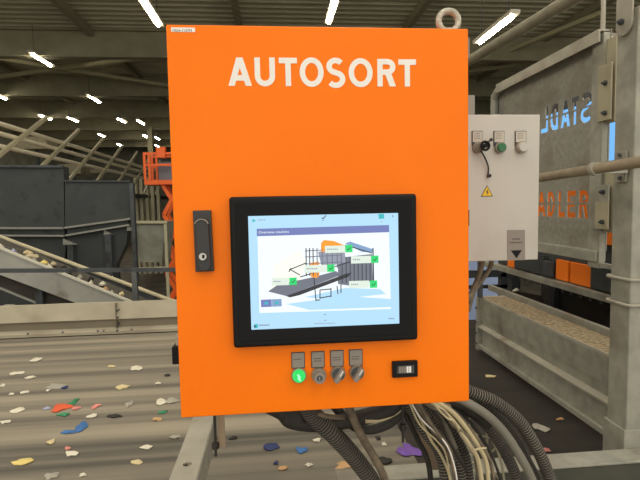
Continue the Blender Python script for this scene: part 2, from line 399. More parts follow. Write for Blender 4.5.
# hoppers
A = lambda u, v: at(u, v, y=8)
h1 = thing('steel_hopper', (A(20, 200).x, 8.6, FZ), 'near dark blue-grey steel hopper at the left picture edge', 'hopper')
m = MB(); m.prism([A(-60, 166), A(63.5, 166.6), A(64.3, 228), A(-60, 228)], (0, .2, 0)); m.build('bin_wall', hopper_m, h1)
m = MB(); m.bar(A(-60, 166)+Vector((0, -.02, 0)), A(64, 166.6)+Vector((0, -.02, 0)), .06, .035); m.build('rim', steel_dark, h1)
lt = mat('hopper_ledge', rgb(142, 142, 134), .6, .1)
MB().bar(A(-60, 228)+Vector((0, -.03, 0)), A(65, 228)+Vector((0, -.03, 0)), .08, .03).build('ledge', lt, h1)
MB().bar(A(-60, 235)+Vector((0, -.06, 0)), A(67, 235.5)+Vector((0, -.06, 0)), .08, .025).build('lower_ledge', lt, h1)
m = MB(); m.prism([A(-60, 229), A(64, 229), A(66, 245), A(60, 310), A(-60, 310)], (0, .2, 0)); m.build('funnel', hopper_m, h1)
m = MB(); m.prism([A(64.5, 238), A(78, 244.5), A(64.5, 244.5)], (0, -.06, 0)); m.build('gusset', lt, h1)
MB().box(A(73, 250).x-.04, A(73, 250).x+.04, 7.9, 8, FZ, A(73, 244).z).build('leg', steel_dark, h1)
MB().box(A(5, 250).x-.04, A(5, 250).x+.04, 9.0, 9.1, FZ, A(5, 300).z).build('leg', steel_dark, h1)
h2 = thing('steel_hopper', (A(98, 200).x, 8.8, FZ), 'lower dark steel hopper right of the near one, ledge rising rightward', 'hopper')
m = MB(); m.prism([A(65, 181), A(130, 181.2), A(131, 219), A(65, 228)], (0, .2, 0)); m.build('bin_wall', hopper_m, h2)
MB().bar(A(65, 181)+Vector((0, -.02, 0)), A(131, 181.4)+Vector((0, -.02, 0)), .05, .02).build('rim', steel_dark, h2)
MB().bar(A(66, 227.6)+Vector((0, -.03, 0)), A(131.5, 218.6)+Vector((0, -.03, 0)), .08, .03).build('ledge', lt, h2)
MB().bar(A(68, 235)+Vector((0, -.06, 0)), A(131, 224.6)+Vector((0, -.06, 0)), .08, .028).build('lower_ledge', lt, h2)
m = MB(); m.prism([A(67, 229), A(128, 220), A(126.5, 243), A(113, 272), A(113, 312), A(67, 312)], (0, .2, 0)); m.build('funnel', hopper_m, h2)
for u, v in ((107, 229), (130, 224.5)):
    m = MB(); m.prism([A(u-2, v), A(u+7, v+6), A(u-2, v+6)], (0, -.06, 0)); m.build('gusset', lt, h2)
for u, v, hw in ((109.7, 234, .045), (132.8, 183, .028)):
    p = A(u, v); MB().box(p.x-hw, p.x+hw, 7.9, 8.0, FZ, p.z).build('leg', steel_dark, h2)

# inclined conveyor
B = lambda u, v: at(u, v, y=6)
inc = thing('inclined_conveyor', (-2.4, 6.4, FZ), 'inclined conveyor with pale sides climbing to the left below the hoppers', 'conveyor')
side_m = mat('conveyor_side', rgb(176, 175, 166), .5, .1, rgb(160, 160, 152), scale=4, dirt=rgb(110, 100, 84), dscale=3, dlo=.55, dhi=.75)
L0, L1 = B(-80, 214.5), B(178, 321); Q0, Q1 = B(-80, 245), B(178, 341)
m = MB(); m.prism([L0, L1, Q1, Q0], (0, .03, 0)); m.build('side_panel', side_m, inc)
m = MB(); m.bar(L0+Vector((0, .0, .0)), L1, .05, .022); m.build('side_lip', mat('pale_lip', rgb(214, 210, 194), .5), inc)
bz = Vector((0, .04, -.05)); bb = Vector((0, .55, -.05))
m = MB(); m.add([L0+bz, L1+bz, L1+bb, L0+bb], [(0, 1, 2, 3)]); m.build('belt', mat('incline_belt', rgb(92, 88, 80), .8, 0, rgb(72, 68, 62), scale=8), inc)
T0, T1 = at(-60, 214.5, y=6.6), at(186, 306, y=6.6)
MB().cyl(T0, T1, .028, 12).build('edge_tube', mat('dusty_tube', rgb(196, 186, 154), .7), inc, smooth=True)
m = MB(); m.prism([T0, T1, T1+Vector((0, 0, -.25)), T0+Vector((0, 0, -.25))], (0, .03, 0)); m.build('far_panel', steel_dark, inc)
m = MB(); m.bar(at(-60, 263, y=6.1), at(80, 320, y=6.1), .06, .02); m.build('return_rail', side_m, inc)
m = MB(); m.prism([at(-60, 246, y=6.1), at(110, 312, y=6.1), at(80, 320, y=6.1), at(-60, 263, y=6.1)], (0, .5, 0)); m.build('underpan', belt_dk, inc)
MB().box(-2.9, -2.82, 6.02, 6.1, FZ, .9).build('leg', steel_dark, inc); MB().box(-1.35, -1.27, 6.02, 6.1, FZ, .25).build('leg', steel_dark, inc)

# handrail beyond the belt
hr = thing('handrail', (-1.45, 5, FZ), 'thin dark handrail crossing in front of the inclined conveyor', 'railing')
MB().bar((-4.2, 5, 1.09-.0), (.6, 5, .965), .035, .04).build('top_rail', steel_dark, hr)
pz = at(135, 285, y=5)
for x in (pz.x, pz.x-2.2, pz.x+1.9): MB().box(x-.025, x+.025, 4.98, 5.03, FZ, 1.0).build('post', mat('post_grey', rgb(96, 98, 98), .5, .3), hr)

def scrap(name, u, v, w, h, m_, label, plane=None, z=.5, thick=.012, group=None, cat='scrap', rot=None, where=None):
    """small crumpled flake, lying on the belt"""
    p = where if where is not None else at(u, v, z=z)
    N = 11; pts = []; r_ = random.Random(int(u*13+v*7))
    ang = r_.uniform(-.25, .25) if rot is None else rot
    rad = [r_.uniform(.55, 1.15) for _ in range(N)]
    top = []; bot = []
    for i in range(N):
        a = 2*PI*i/N; x = w/2*rad[i]*math.cos(a); yv = h/2*rad[i]*math.sin(a)
        X = x*math.cos(ang)-yv*math.sin(ang); Yv = x*math.sin(ang)+yv*math.cos(ang); lift_ = r_.uniform(.0, thick*1.6)
        top.append(p+Vector((X, Yv, thick*.45+lift_*.6))); bot.append(p+Vector((X*.96, Yv*.96, .001+lift_*.35)))
    c = p+Vector((r_.uniform(-.15, .15)*w, 0, thick*2.2)); cb = p+Vector((0, 0, .001))
    m = MB(); vs = top+bot+[c, cb]
    fs = [(i, (i+1) % N, 2*N) for i in range(N)]+[(N+(i+1) % N, N+i, 2*N+1) for i in range(N)]+[(i, N+i, N+(i+1) % N, (i+1) % N) for i in range(N)]
    m.add(vs, fs)
    return tag(m.build(name, m_), label, cat, group)
paper = mat('scrap_white', rgb(222, 216, 196), .7); ivory = mat('scrap_ivory', rgb(214, 196, 150), .7)
s_yel = mat('scrap_yellow', rgb(220, 200, 120), .6); s_org = mat('scrap_orange', rgb(226, 96, 56), .6); s_grn = mat('scrap_green', rgb(50, 140, 96), .6)
s_blu = mat('scrap_blue', rgb(60, 110, 170), .6); s_nvy = mat('scrap_navy', rgb(44, 56, 104), .6); s_lbl = mat('scrap_lilac', rgb(170, 175, 205), .6)
s_pnk = mat('scrap_pink', rgb(220, 140, 130), .6); s_blk = mat('scrap_black', rgb(40, 38, 34), .7); s_tan = mat('scrap_tan', rgb(196, 156, 110), .7)
s_gry = mat('scrap_grey', rgb(164, 160, 146), .7); s_pur = mat('scrap_purple', rgb(120, 84, 170), .6)

# scraps on the inclined belt
for i, (t, dy, w, h, mm, lb) in enumerate(((.38, .2, .16, .06, cable_lt, 'crumpled tan scrap, largest on the inclined conveyor'), (.325, .12, .07, .05, s_lbl, 'pale lilac scrap on the inclined belt left of the tan one'),
        (.28, .1, .07, .04, paper, 'white scrap on the inclined belt near its upper left'), (.24, .15, .06, .04, ivory, 'ivory scrap high on the inclined belt, second from left edge'), (.44, .18, .1, .05, s_yel, 'yellowish scrap on the inclined belt behind the handrail'),
        (.47, .1, .06, .04, paper, 'white scrap just right of the yellowish scrap, inclined belt'), (.58, .2, .07, .04, s_gry, 'grey scrap on the inclined belt above the handrail post'), (.63, .15, .06, .04, paper, 'small white scrap on the lower inclined belt'),
        (.69, .12, .08, .05, s_tan, 'tan scrap low on the inclined belt'), (.75, .2, .08, .05, ivory, 'lowest ivory scrap on the inclined belt'), (.545, .15, .06, .05, s_blk, 'dark scrap on the inclined belt right of centre'),
        (.355, .3, .11, .05, ivory, 'long ivory scrap behind the tan one on the inclined belt'), (.41, .1, .07, .04, s_gry, 'grey scrap between the tan and the yellowish one'), (.46, .28, .09, .05, cable_lt, 'pale cream scrap far side of the yellowish scrap'),
        (.22, .25, .07, .05, s_gry, 'grey scrap at the left edge of the inclined belt'), (.61, .3, .06, .05, s_blk, 'dark scrap above the handrail post on the inclined belt'), (.66, .28, .08, .05, paper, 'white scrap beside the dark one, low inclined belt'),
        (.72, .1, .06, .04, s_gry, 'grey scrap between the tan and the lowest ivory one'), (.5, .3, .07, .04, s_blk, 'black scrap at the middle of the inclined belt'))):
    p = L0.lerp(L1, t)+Vector((0, dy, -.045)); scrap('plastic_scrap', 11+i*9, 5, w, h*2.2, mm, lb, where=p, thick=.03, group='scraps on the inclined conveyor')

# ------------------------------------------------------------------ the main belt and its far guard
bt = tag(MB().box(-7, .60, 1.72, 4.45, .46, .5).build('conveyor_belt', belt_m), 'wide worn rubber conveyor belt passing behind the cabinet', 'conveyor belt')
tag(MB().box(.602, 3.6, 1.84, 4.45, .46, .499).build('conveyor_belt', belt_right_dark), 'dark conveyor belt section under the channel guard at right', 'conveyor belt')  # right stretch of the belt, given a darker colour
bf = thing('belt_understructure', (-2, 3, FZ), 'steel understructure of the wide belt', 'frame')
MB().box(-7, 1.2, 1.66, 1.715, .25, .46).build('side_beam', galv, bf)
for x in (-5.5, -2.5, .3, 3): 
    for y in (1.66, 4.5): MB().box(x, x+.1, y, y+.1, FZ, .25).build('leg', galv, bf)
for x in (-5.5, -2.5, .3, 3): MB().box(x, x+.1, 1.716, 4.6, .25, .44).build('cross_member', galv, bf)
fg = thing('belt_side_guard', (-2.5, 4.6, .3), 'long pale dusty steel guard along the far side of the belt', 'guard')
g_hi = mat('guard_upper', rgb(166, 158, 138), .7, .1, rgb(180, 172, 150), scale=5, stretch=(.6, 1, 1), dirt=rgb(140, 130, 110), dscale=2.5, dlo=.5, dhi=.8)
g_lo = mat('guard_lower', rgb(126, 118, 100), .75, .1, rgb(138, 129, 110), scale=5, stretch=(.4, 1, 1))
X0, X1 = -7, 1.46
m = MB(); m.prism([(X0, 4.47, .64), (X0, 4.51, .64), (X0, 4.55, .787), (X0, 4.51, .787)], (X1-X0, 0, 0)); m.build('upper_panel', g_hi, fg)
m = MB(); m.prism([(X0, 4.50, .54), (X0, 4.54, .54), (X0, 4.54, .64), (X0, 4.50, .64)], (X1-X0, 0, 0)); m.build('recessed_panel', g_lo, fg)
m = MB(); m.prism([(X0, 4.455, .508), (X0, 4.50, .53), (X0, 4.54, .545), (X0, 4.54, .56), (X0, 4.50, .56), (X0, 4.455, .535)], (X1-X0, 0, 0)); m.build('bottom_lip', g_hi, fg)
MB().box(X0, X1, 4.462, 4.5, .495, .512).build('gap_shade_strip', black_rub, fg); sx = at(116, 320, y=4.47).x  # dark strip put in as the shadow of the gap under the lip
MB().box(sx-.002, sx+.002, 4.468, 4.52, .55, .785).build('seam', g_lo, fg)
for v in (310, 317, 324, 330): 
    p = at(116, v, y=4.48); MB().cyl((p.x+.02, 4.44, p.z), (p.x+.02, 4.5, p.z), .008, 8).build('bolt', steel_dark, fg)
for u in (28, 63, 98, 104, 132):
    p = at(u, 335, y=4.46); MB().cyl((p.x, 4.45, .54), (p.x, 4.5, .54), .007, 8).build('bolt', steel_dark, fg)
for x in (-5.5, -2.5, .3, 1.3): MB().box(x, x+.08, 4.56, 4.64, FZ, .78).build('post', galv, fg)

SC = [  # u, v, width m, depth m, colour, label
 (37, 360, .10, .12, paper, 'white flake nearest the far guard, left of centre'),
 (137, 369, .13, .13, paper, 'larger white angular flake right of centre below the guard'),
 (17, 374, .11, .08, paper, 'thin white sliver left, below the guard'),
 (30, 378, .09, .08, paper, 'short white flake just right of the thin sliver'),
 (3, 386, .05, .06, paper, 'small white flake at the left picture edge'),
 (57, 387, .22, .10, s_gry, 'wide grey flake with a navy tip'),
 (65, 388, .05, .06, s_nvy, 'navy scrap touching the wide grey flake'),
 (112, 367, .07, .04, ivory, 'thin ivory streak above the large cream flake'),
 (122, 388, .13, .09, ivory, 'cream flake in the middle of the left belt'),
 (158, 384, .05, .05, paper, 'small white flake right, level with the cream flake'),
 (167, 376, .06, .04, s_blk, 'dark sliver just left of the cabinet edge'),
 (25, 393, .06, .05, paper, 'small white flake below the wide grey one, left'),
 (11, 395, .04, .04, paper, 'tiny white speck at far left, lower row'),
 (48, 391, .03, .04, paper, 'tiny white flake just under the wide grey flake'),
 (62, 408, .135, .13, s_org, 'bright orange-red flake'),
 (73, 403, .05, .11, s_grn, 'green scrap leaning on the orange-red flake'),
 (64, 415, .10, .06, s_grn, 'flat green scrap below the orange-red flake'),
 (76, 409, .06, .06, s_pnk, 'pale pink scrap right of the orange-red flake'),
 (47, 409, .05, .04, s_lbl, 'lilac scrap left of the orange-red flake'),
 (96, 407, .055, .08, s_pnk, 'pink scrap in mid belt, right of the green one'),
 (129, 405, .06, .09, s_gry, 'grey-green flake between the pink scrap and the white pair'),
 (17, 411, .09, .09, paper, 'white flake left of the orange-red flake'),
 (5, 423, .06, .05, paper, 'white speck at the left edge below the orange row'),
 (92, 417, .08, .05, paper, 'white strip under the pink scrap'),
 (115, 417, .09, .05, s_blk, 'black jagged scrap in mid belt'),
 (161, 403, .10, .13, paper, 'white crumpled film beside the cabinet edge'),
 (172, 401, .10, .09, s_gry, 'grey film behind the white crumpled film'),
 (157, 420, .06, .05, s_tan, 'tan oval flake below the white crumpled film'),
 (163, 413, .06, .04, s_grn, 'small green sliver above the tan oval flake'),
 (81, 428, .08, .13, s_blu, 'blue crumpled film, right half'),
 (68, 433, .10, .05, s_blu, 'blue crumpled film, flat left tail'),
 (51, 443, .06, .06, ivory, 'ivory flake left below the blue film'),
 (22, 463, .12, .09, s_yel, 'large yellowish bowl-shaped flake low at left'),
 (72, 454, .08, .06, paper, 'white flake below the blue film'),
 (68, 449, .04, .03, s_pnk, 'small pink flake above the white flake, lower belt'),
 (136, 463, .07, .05, ivory, 'cream flake low, left of the steel arm'),
 (146, 448, .07, .05, paper, 'white flake above the cream one, near the steel arm'),
 (175, 438, .06, .05, s_gry, 'grey flake touching the steel arm'),
 (51, 477, .07, .07, s_gry, 'grey flake at the bottom picture edge'),
 (83, 476, .04, .03, paper, 'small white flake at the bottom picture edge'),
 (272, 448, .09, .07, s_nvy, 'dark blue scrap below the cabinet, left'),
 (301, 451, .07, .08, s_blu, 'mid blue scrap below the cabinet, right of the dark one'),
 (276, 464, .03, .03, s_nvy, 'tiny navy speck below the dark blue scrap'),
 (283, 469, .05, .03, s_tan, 'tan sliver under the two blue scraps'),
 (309, 466, .04, .04, paper, 'cream flake left of the thick hose'),
 (317, 441, .05, .04, paper, 'small white flake right above the mid blue scrap'),
 (233, 439, .05, .03, s_blk, 'dark sliver right of the hanging bolt'),
 (346, 466, .12, .07, s_tan, 'tan film beside the thick corrugated hose'),
 (384, 445, .03, .03, paper, 'white speck between the hoses'),
 (378, 439, .03, .05, s_blk, 'black speck between the hoses, above the white one'),
 (410, 451, .12, .13, s_pur, 'purple crumpled film between the cables'),
 (403, 453, .07, .09, s_pur, 'left lobe of the purple film'),
 (386, 462, .08, .08, s_blk, 'black lump left of the purple film'),
 (539, 428, .10, .10, s_gry, 'grey-white lump on the dark belt at right'),
 (491, 377, .10, .05, ivory, 'thin pale flake on the dark belt far right'),
 (560, 420, .06, .03, s_tan, 'faint brown flake on the dark belt by the grey lump'),
 (545, 451, .07, .03, s_pnk, 'dull pink flake in front of the grey lump'),
]
for (u, v, w, h, mm, lb) in SC:
    scrap('plastic_scrap', u, v, w*.9, h*.95, mm, lb+' on the belt', thick=.007, group='plastic flakes on the moving belt')

# ------------------------------------------------------------------ supports near the camera
arm = thing('support_arm', (-.31, 1.6, .5), 'galvanised steel arm with a round hole below the cabinet', 'steel beam')
m = MB(); m.box(-.352, -.268, .95, 1.99, .792, .80); tp = m.build('top_plate', galv_light, arm, bevel=.0015)
hp = at(187.5, 464, z=.8); c = MB(); c.cyl((hp.x, hp.y, .7), (hp.x, hp.y, .9), .0145, 20)
c2 = c.build('cutter', galv); mod = tp.modifiers.new('hole', 'BOOLEAN'); mod.object = c2; mod.solver = 'EXACT'
tp.modifiers.move(1, 0); bpy.context.view_layer.update(); me = bpy.data.meshes.new_from_object(tp.evaluated_get(bpy.context.evaluated_depsgraph_get()))
tp.modifiers.clear(); tp.data = me; bpy.data.objects.remove(c2)
MB().box(-.272, -.264, .95, 1.99, .70, .797).build('side_web', galv, arm); MB().box(-.352, -.344, .95, 1.99, .70, .797).build('side_web', galv, arm)
MB().box(-.352, -.264, 1.5, 1.56, .55, .70).build('saddle', galv, arm)

beam = thing('cross_beam', (.9, 1.6, .5), 'galvanised cross beam in the foreground at lower right', 'steel beam')
MB().box(.19, 2.2, 1.562, 1.65, .692, .70).build('top_flange', galv, beam, bevel=.002)
MB().box(.19, 2.2, 1.568, 1.576, .52, .694).build('web', mat('beam_web_olive', rgb(78, 79, 68), .6, .1, rgb(66, 67, 58), scale=8), beam)
MB().box(.19, 2.2, 1.562, 1.65, .515, .523).build('bottom_flange', galv, beam)
MB().box(.6, .7, 1.58, 1.66, FZ, .515).build('leg', galv, beam); MB().box(1.8, 1.9, 1.58, 1.66, FZ, .515).build('leg', galv, beam)

KX = 1.25*1.652/at(630, 300, x=1.25).y; ky = at(610, 300, x=KX).y; kf = at(630, 300, x=KX).y
col = thing('steel_column', (1.38, (ky+kf)/2, FZ), 'thick galvanised steel column rising behind the cross beam at right', 'column')
MB().box(KX, 1.48, kf, ky, FZ, at(633, 5, y=kf).z).build('shaft', galv, col, bevel=.005, seg=3)
sz = at(607, 418, x=KX).z
MB().box(KX-.008, 1.49, kf-.0015, ky+.012, .52, sz).build('foot_sleeve', galv, col, bevel=.003)
def hoop(v):
    z = at(612, v, x=KX-.01).z
    P = [(KX+.05, ky+.012, z), (KX-.004, ky+.011, z), (KX-.012, ky, z), (KX-.012, kf, z), (KX-.004, kf-.011, z), (1.49, kf-.011, z-.004), (1.492, ky, z-.004)]
    MB().tube(P, .0065, 10, smooth=0).build('clamp_ring', galv_light, col, smooth=True)
hoop(276.5); hoop(301)
# hanging strap bolted on the column's left face
st = thing('hanger_strap', (KX, kf, 2.2), 'pale flat strap with rounded end bolted on the column top', 'bracket')
a, b = at(616, 22, x=KX-.01), at(631.5, 22, x=KX-.01); w_ = a.y-b.y; cym = (a.y+b.y)/2; zc = at(624, 24, x=KX-.01).z
m = MB(); m.prism([(KX-.002, b.y, 3.4), (KX-.002, a.y, 3.4)] + [(KX-.002, cym+w_/2*math.cos(R(t)), zc+w_/2*math.sin(R(t))) for t in range(0, -181, -20)], (-.008, 0, 0)); m.build('flat_bar', galv_light, st)
p = at(620, 22, x=KX-.02); m = MB(); m.cyl((KX-.01, p.y, p.z), (KX-.022, p.y, p.z), .011, 6).cyl((KX-.01, p.y, p.z), (KX-.03, p.y, p.z), .006, 10); m.build('bolt', steel_dark, st)

# pipe rail in front of the column
a, b = at(538, 178, x=1.125), at(640, 162, x=1.125); d = (b-a)
pr = thing('pipe_rail', a-d*.6+Vector((0, 0, -.02)), 'brown dusty pipe rail crossing the stencilled plate and the column', 'pipe')
MB().cyl(a-d*.9, b+d*.6, .0185, 20).build('pipe', mat('dusty_brown_pipe', rgb(140, 126, 106), .6, .2, rgb(160, 146, 122), scale=18), pr, smooth=True)
q = a+d*((614-538)/102*.86)
MB().cyl(q-d.normalized()*.012, q+d.normalized()*.012, .024, 20).build('collar', galv_light, pr, smooth=True)
p0, p1 = at(616, 152, x=KX-.01), at(625.5, 182, x=KX-.01)
MB().box(KX-.012, KX-.001, p1.y, p0.y, p1.z, p0.z).build('bracket', galv, pr, bevel=.002)
MB().box(1.12, KX-.01, q.y-.01+.07, q.y+.01+.07, q.z-.012, q.z+.012).build('bracket_arm', galv, pr)
for v in (155, 178):
    p = at(620.5, v, x=KX-.012); MB().cyl((KX-.012, p.y, p.z), (KX-.02, p.y, p.z), .007, 6).build('bolt', steel_dark, pr)

# upper diagonal pipe
a, b = at(467, 62, x=1.1), at(570, 0, x=1.1); d = b-a
MB(); op = thing('overhead_pipe', a-d*.5, 'grey-brown pipe running overhead above the pale control box', 'pipe')
MB().cyl(a-d*2.15, b+d*1.2, .026, 20).build('pipe', mat('pipe_olive', rgb(122, 117, 100), .5, .1, rgb(140, 135, 116), scale=12), op, smooth=True)
q_ = a-d*2.1; MB().cyl((q_.x, q_.y, FZ), (q_.x, q_.y, q_.z), .025, 12).build('post', galv, op)

# ------------------------------------------------------------------ machine at the right
gd = thing('machine_side_guard', (1.6, 2.7, .5), 'long galvanised channel guard receding at right, topped with grit', 'guard')
def yprism(prof, y0, y1): 
    return MB().prism([(x, y0, z) for x, z in prof], (0, y1-y0, 0))
Y0, Y1 = 1.78, 3.42
yprism([(1.50, .925), (1.50, .94), (1.69, .94), (1.69, .925)], Y0, Y1).build('top_flange', galv_light, gd)
yprism([(1.50, .925), (1.508, .925), (1.52, .79), (1.535, .722), (1.527, .722), (1.512, .79)], Y0, Y1).build('upper_web', galv, gd)
yprism([(1.49, .705), (1.49, .715), (1.53, .728), (1.535, .722), (1.53, .705)], Y0, Y1).build('middle_ledge', galv_light, gd)
yprism([(1.525, .57), (1.533, .57), (1.533, .71), (1.525, .71)], Y0, Y1).build('lower_web', galv, gd)
yprism([(1.495, .55), (1.495, .575), (1.505, .58), (1.533, .58), (1.533, .55)], Y0, Y1).build('bottom_lip', galv, gd)
yprism([(1.505, .9402), (1.59, .945), (1.688, .9402)], Y0, Y1-.05).build('grit_layer', dirt_m, gd)
MB().box(1.49, 1.54, 3.425, 3.46, .53, .93).build('end_bracket', galv, gd)
for z in (.58, .66, .74, .85): MB().cyl((1.49, 3.44, z), (1.478, 3.44, z), .008, 6).build('bolt', steel_dark, gd)
tag(MB().box(1.695, 1.725, 1.78, 3.7, .93, .975).build('edge_rail', galv_plate, bevel=.003), 'blue-grey steel rail behind the gritty flange', 'rail')

# stencilled plate
pl = thing('stencilled_plate', (1.5, 2.6, 1.2), 'tall galvanised plate with orange stencil word and mirrored blue word', 'plate')
plate = MB().box(1.50, 1.506, 2.06, 3.13, 1.41, 2.40).build('sheet', galv_plate, pl)
def span(u0, u1, v0, v1, u):   # stencil letter box on plane x=1.5 -> (yfar, ynear, zbot, ztop)
    return at(u0, (v0+v1)/2, x=1.5).y, at(u1, (v0+v1)/2, x=1.5).y
c = MB()
class YR(MB):                  # strokes drawn in (y,z), cut through x
    def ribbon(s, pts, w, y0, y1, closed=False):
        t = MB(); t.ribbon([(-p[0], p[1]) for p in pts], w, 1.48, 1.53, closed)
        s.add([(v.y, -v.x, v.z) for v in t.v], t.f); return s
    def patch(s, pts, y0, y1):
        return s.prism([(1.481, p[0], p[1]) for p in pts], (.05, 0, 0))
c = YR()
low = [('A', 536.5, 545.5), ('D', 547, 554.6), ('L', 557.7, 564.7), ('E', 566.6, 575.6), ('R', 578.3, 588.2)]
for ch, u0, u1 in low:
    y0_, y1_ = at(u0, 204, x=1.5).y, at(u1, 204, x=1.5).y
    # text reads towards the viewer: left edge is far (large y)
    letter(c, ch, y1_, y0_, 1.556, 1.692, .026, 0, 0, mirror=True)
for ch, u0, u1, m0 in (('L', 540.4, 548, 1), ('D', 549.8, 558, 1), ('A', 560, 570, 1), ('T', 570.5, 578.5, 1), ('S', 580.5, 591.5, 1)):
    y0_, y1_ = at(u0, 116, x=1.5).y, at(u1, 116, x=1.5).y
    letter(c, ch, y1_, y0_, 2.02, 2.157, .025, 0, 0, mirror=False)
cut(plate, c)
for z in (1.628,): MB().box(1.4995, 1.5025, 2.17, 2.70, z-.006, z+.006).build('stencil_bridge', galv_plate, pl)
MB().box(1.4995, 1.5025, 2.17, 2.70, 2.085, 2.094).build('stencil_bridge', galv_plate, pl)
# frame of the plate
m = MB(); m.prism([(1.45, 2.07, 2.345), (1.45, 2.07, 2.40), (1.51, 2.07, 2.40), (1.51, 2.07, 2.392), (1.458, 2.07, 2.392), (1.458, 2.07, 2.345)], (0, 1.0, 0)); m.build('top_rail', galv_light, pl)
m = MB(); m.tube([(1.478, 3.04, 2.372), (1.478, 3.10, 2.366), (1.478, 3.14, 2.33), (1.478, 3.15, 2.27), (1.478, 3.15, 1.40)], .024, 12).build('frame_bend', galv, pl, smooth=True)
m = MB(); m.box(1.455, 1.51, 2.07, 3.13, 1.36, 1.41).build('bottom_rail', galv, pl, bevel=.003)
# near post strip with its bolted pads
MB().box(1.47, 1.50, 2.062, 2.14, 1.33, 2.385).build('edge_post', galv, pl, bevel=.002)
def pad(v0, v1, mm): 
    a, b = at(600, v0, x=1.47).z, at(600, v1, x=1.47).z
    MB().box(1.462, 1.470, 2.0, 2.085, b, a).build('bolt_pad', mm, pl, bevel=.0015)
pad(67, 122, cream_hi); pad(185, 202, galv); pad(202, 229, cream_hi)
for u, v in ((606, 83), (605.5, 113), (603.5, 192), (603, 222)):
    p = at(u, v, x=1.462); MB().cyl((1.462, p.y, p.z), (1.452, p.y, p.z), .011, 6).cyl((1.452, p.y, p.z), (1.442, p.y, p.z), .006, 8).build('bolt', steel_dark, pl)
for v0, v1 in ((40, 121), (161, 233)):
    g0, g1 = at(610, v0, x=1.5), at(617.5, v1, x=1.5); MB().box(1.485, 1.505, g1.y, g0.y+.012, g1.z, g0.z).build('hinge_strip', cream_hi, pl)
MB().box(1.475, 1.50, 1.86, 1.90, .94, 1.40).build('leg', galv, pl); MB().box(1.475, 1.50, 1.86, 2.07, 1.335, 1.355).build('leg_brace', galv, pl)
MB().box(1.475, 1.50, 3.36, 3.40, .94, 1.40).build('leg', steel_dark, pl); MB().box(1.475, 1.50, 3.13, 3.40, 1.36, 1.41).build('leg_brace', steel_dark, pl)
rod('hanger_rod', (1.49, 2.10, 2.40), (1.49, 2.10, 7.4), .01, galv_light, 'thin pale rod rising from the stencilled plate to the roof', 'rod')

# machine body behind the plate
mb_ = thing('sorting_machine', (2.1, 3, FZ), 'dark machine body with orange panels behind the stencilled plate', 'machine')
MB().box(2.02, 2.6, 2.3, 4.2, 1.075, 2.34).build('housing', steel_dark, mb_, bevel=.01)
for y0_, y1_ in ((2.873, 3.094), (3.120, 3.263), (3.85, 3.985)): MB().box(2.0, 2.02, y0_, y1_, 1.08, 1.222).build('orange_panel', machine_or, mb_, bevel=.002)
MB().box(2.0, 2.02, 2.3, 4.2, 1.37, 1.80).build('orange_band', machine_or, mb_)
MB().box(2.0, 2.02, 2.3, 3.3, 2.27, 2.5).build('upper_panel', steel_dark, mb_)
MB().box(1.68, 2.0, 2.3, 3.0, 2.45, 2.465).build('fill_lamp_holder', galv, mb_)
MB().cyl((1.70, 2.35, 2.43), (1.70, 2.95, 2.43), .014, 12).build('fill_lamp', fill_lamp_glow, mb_, smooth=True)  # lamp added out of sight behind the plate to light the orange panels
MB().box(2.0, 2.02, 2.3, 4.2, 1.84, 2.262).build('blue_window', blue_glow, mb_)
MB().box(1.96, 2.04, 2.3, 4.4, 1.03, 1.072).build('sill_beam', galv, mb_)
MB().box(1.985, 2.02, 2.42, 2.86, 1.085, 1.23).build('dark_panel', hopper_m, mb_, bevel=.003)
MB().box(1.985, 2.02, 3.40, 3.84, 1.085, 1.23).build('dark_panel', hopper_m, mb_, bevel=.003)
p = at(550, 268, x=1.98); MB().box(1.97, 2.0, 3.28, 3.38, 1.09, 1.2).build('latch', steel_dark, mb_, bevel=.004)
for x in (2.1, 2.5):
    for y in (2.35, 4.1): MB().box(x, x+.08, y, y+.08, FZ, 1.08).build('leg', steel_dark, mb_)
for i in range(14):
    y = 2.75+i*.1; MB().box(1.985, 1.99, y, y+.02, 1.0, 1.03).build('tooth', steel_dark, mb_)
MB().box(2.55, 2.6, 2.3, 4.4, .3, 1.03).build('rear_skirt', black_rub, mb_)
# rust chute under the machine
m = MB(); m.prism([at(508, 290, y=3.9), at(542, 296, y=3.9), at(552, 330, y=3.9), at(520, 318, y=3.9)], (0, .05, 0))
tag(m.build('chute_plate', mat('rusty_plate', rgb(84, 70, 58), .8, 0, rgb(62, 53, 44), scale=6)), 'brownish chute plate under the machine sill', 'plate')
pw = at(515, 290, y=3.85); scrap('film_scrap', 515, 290, .07, .04, paper, 'white film caught on the brownish chute plate', where=pw+Vector((0, -.02, -.01)), thick=.015)
# dark frame + pale blue sheet coloured as the daylight beyond the guard
fr = thing('dark_frame', (1.9, 4.6, FZ), 'dark steel frame behind the pale control box, left of the machine', 'frame')
a, b = at(501, 265, y=4.5), at(508, 265, y=4.5); MB().box(a.x, b.x+.02, 4.5, 4.56, FZ, 1.4).build('post', steel_dark, fr)
a = at(470, 274, y=4.5); MB().box(a.x-.4, b.x, 4.5, 4.54, a.z-.04, a.z+.03).build('crossbar', steel_dark, fr)
a2 = at(470, 286, y=4.5); MB().box(a.x-.4, b.x, 4.5, 4.54, a2.z-.03, a2.z+.0).build('crossbar', black_rub, fr)
MB().box(a.x-.4, a.x-.33, 4.5, 4.56, FZ, 1.4).build('post', steel_dark, fr)
a, b = at(462, 262, y=5.6), at(500, 300, y=5.6)
tag(MB().box(a.x, b.x, 5.6, 5.66, FZ, a.z+.1).build('daylight_sheet', daylight_blue), 'pale blue sheet standing in for daylight behind the dark frame', 'sheet')

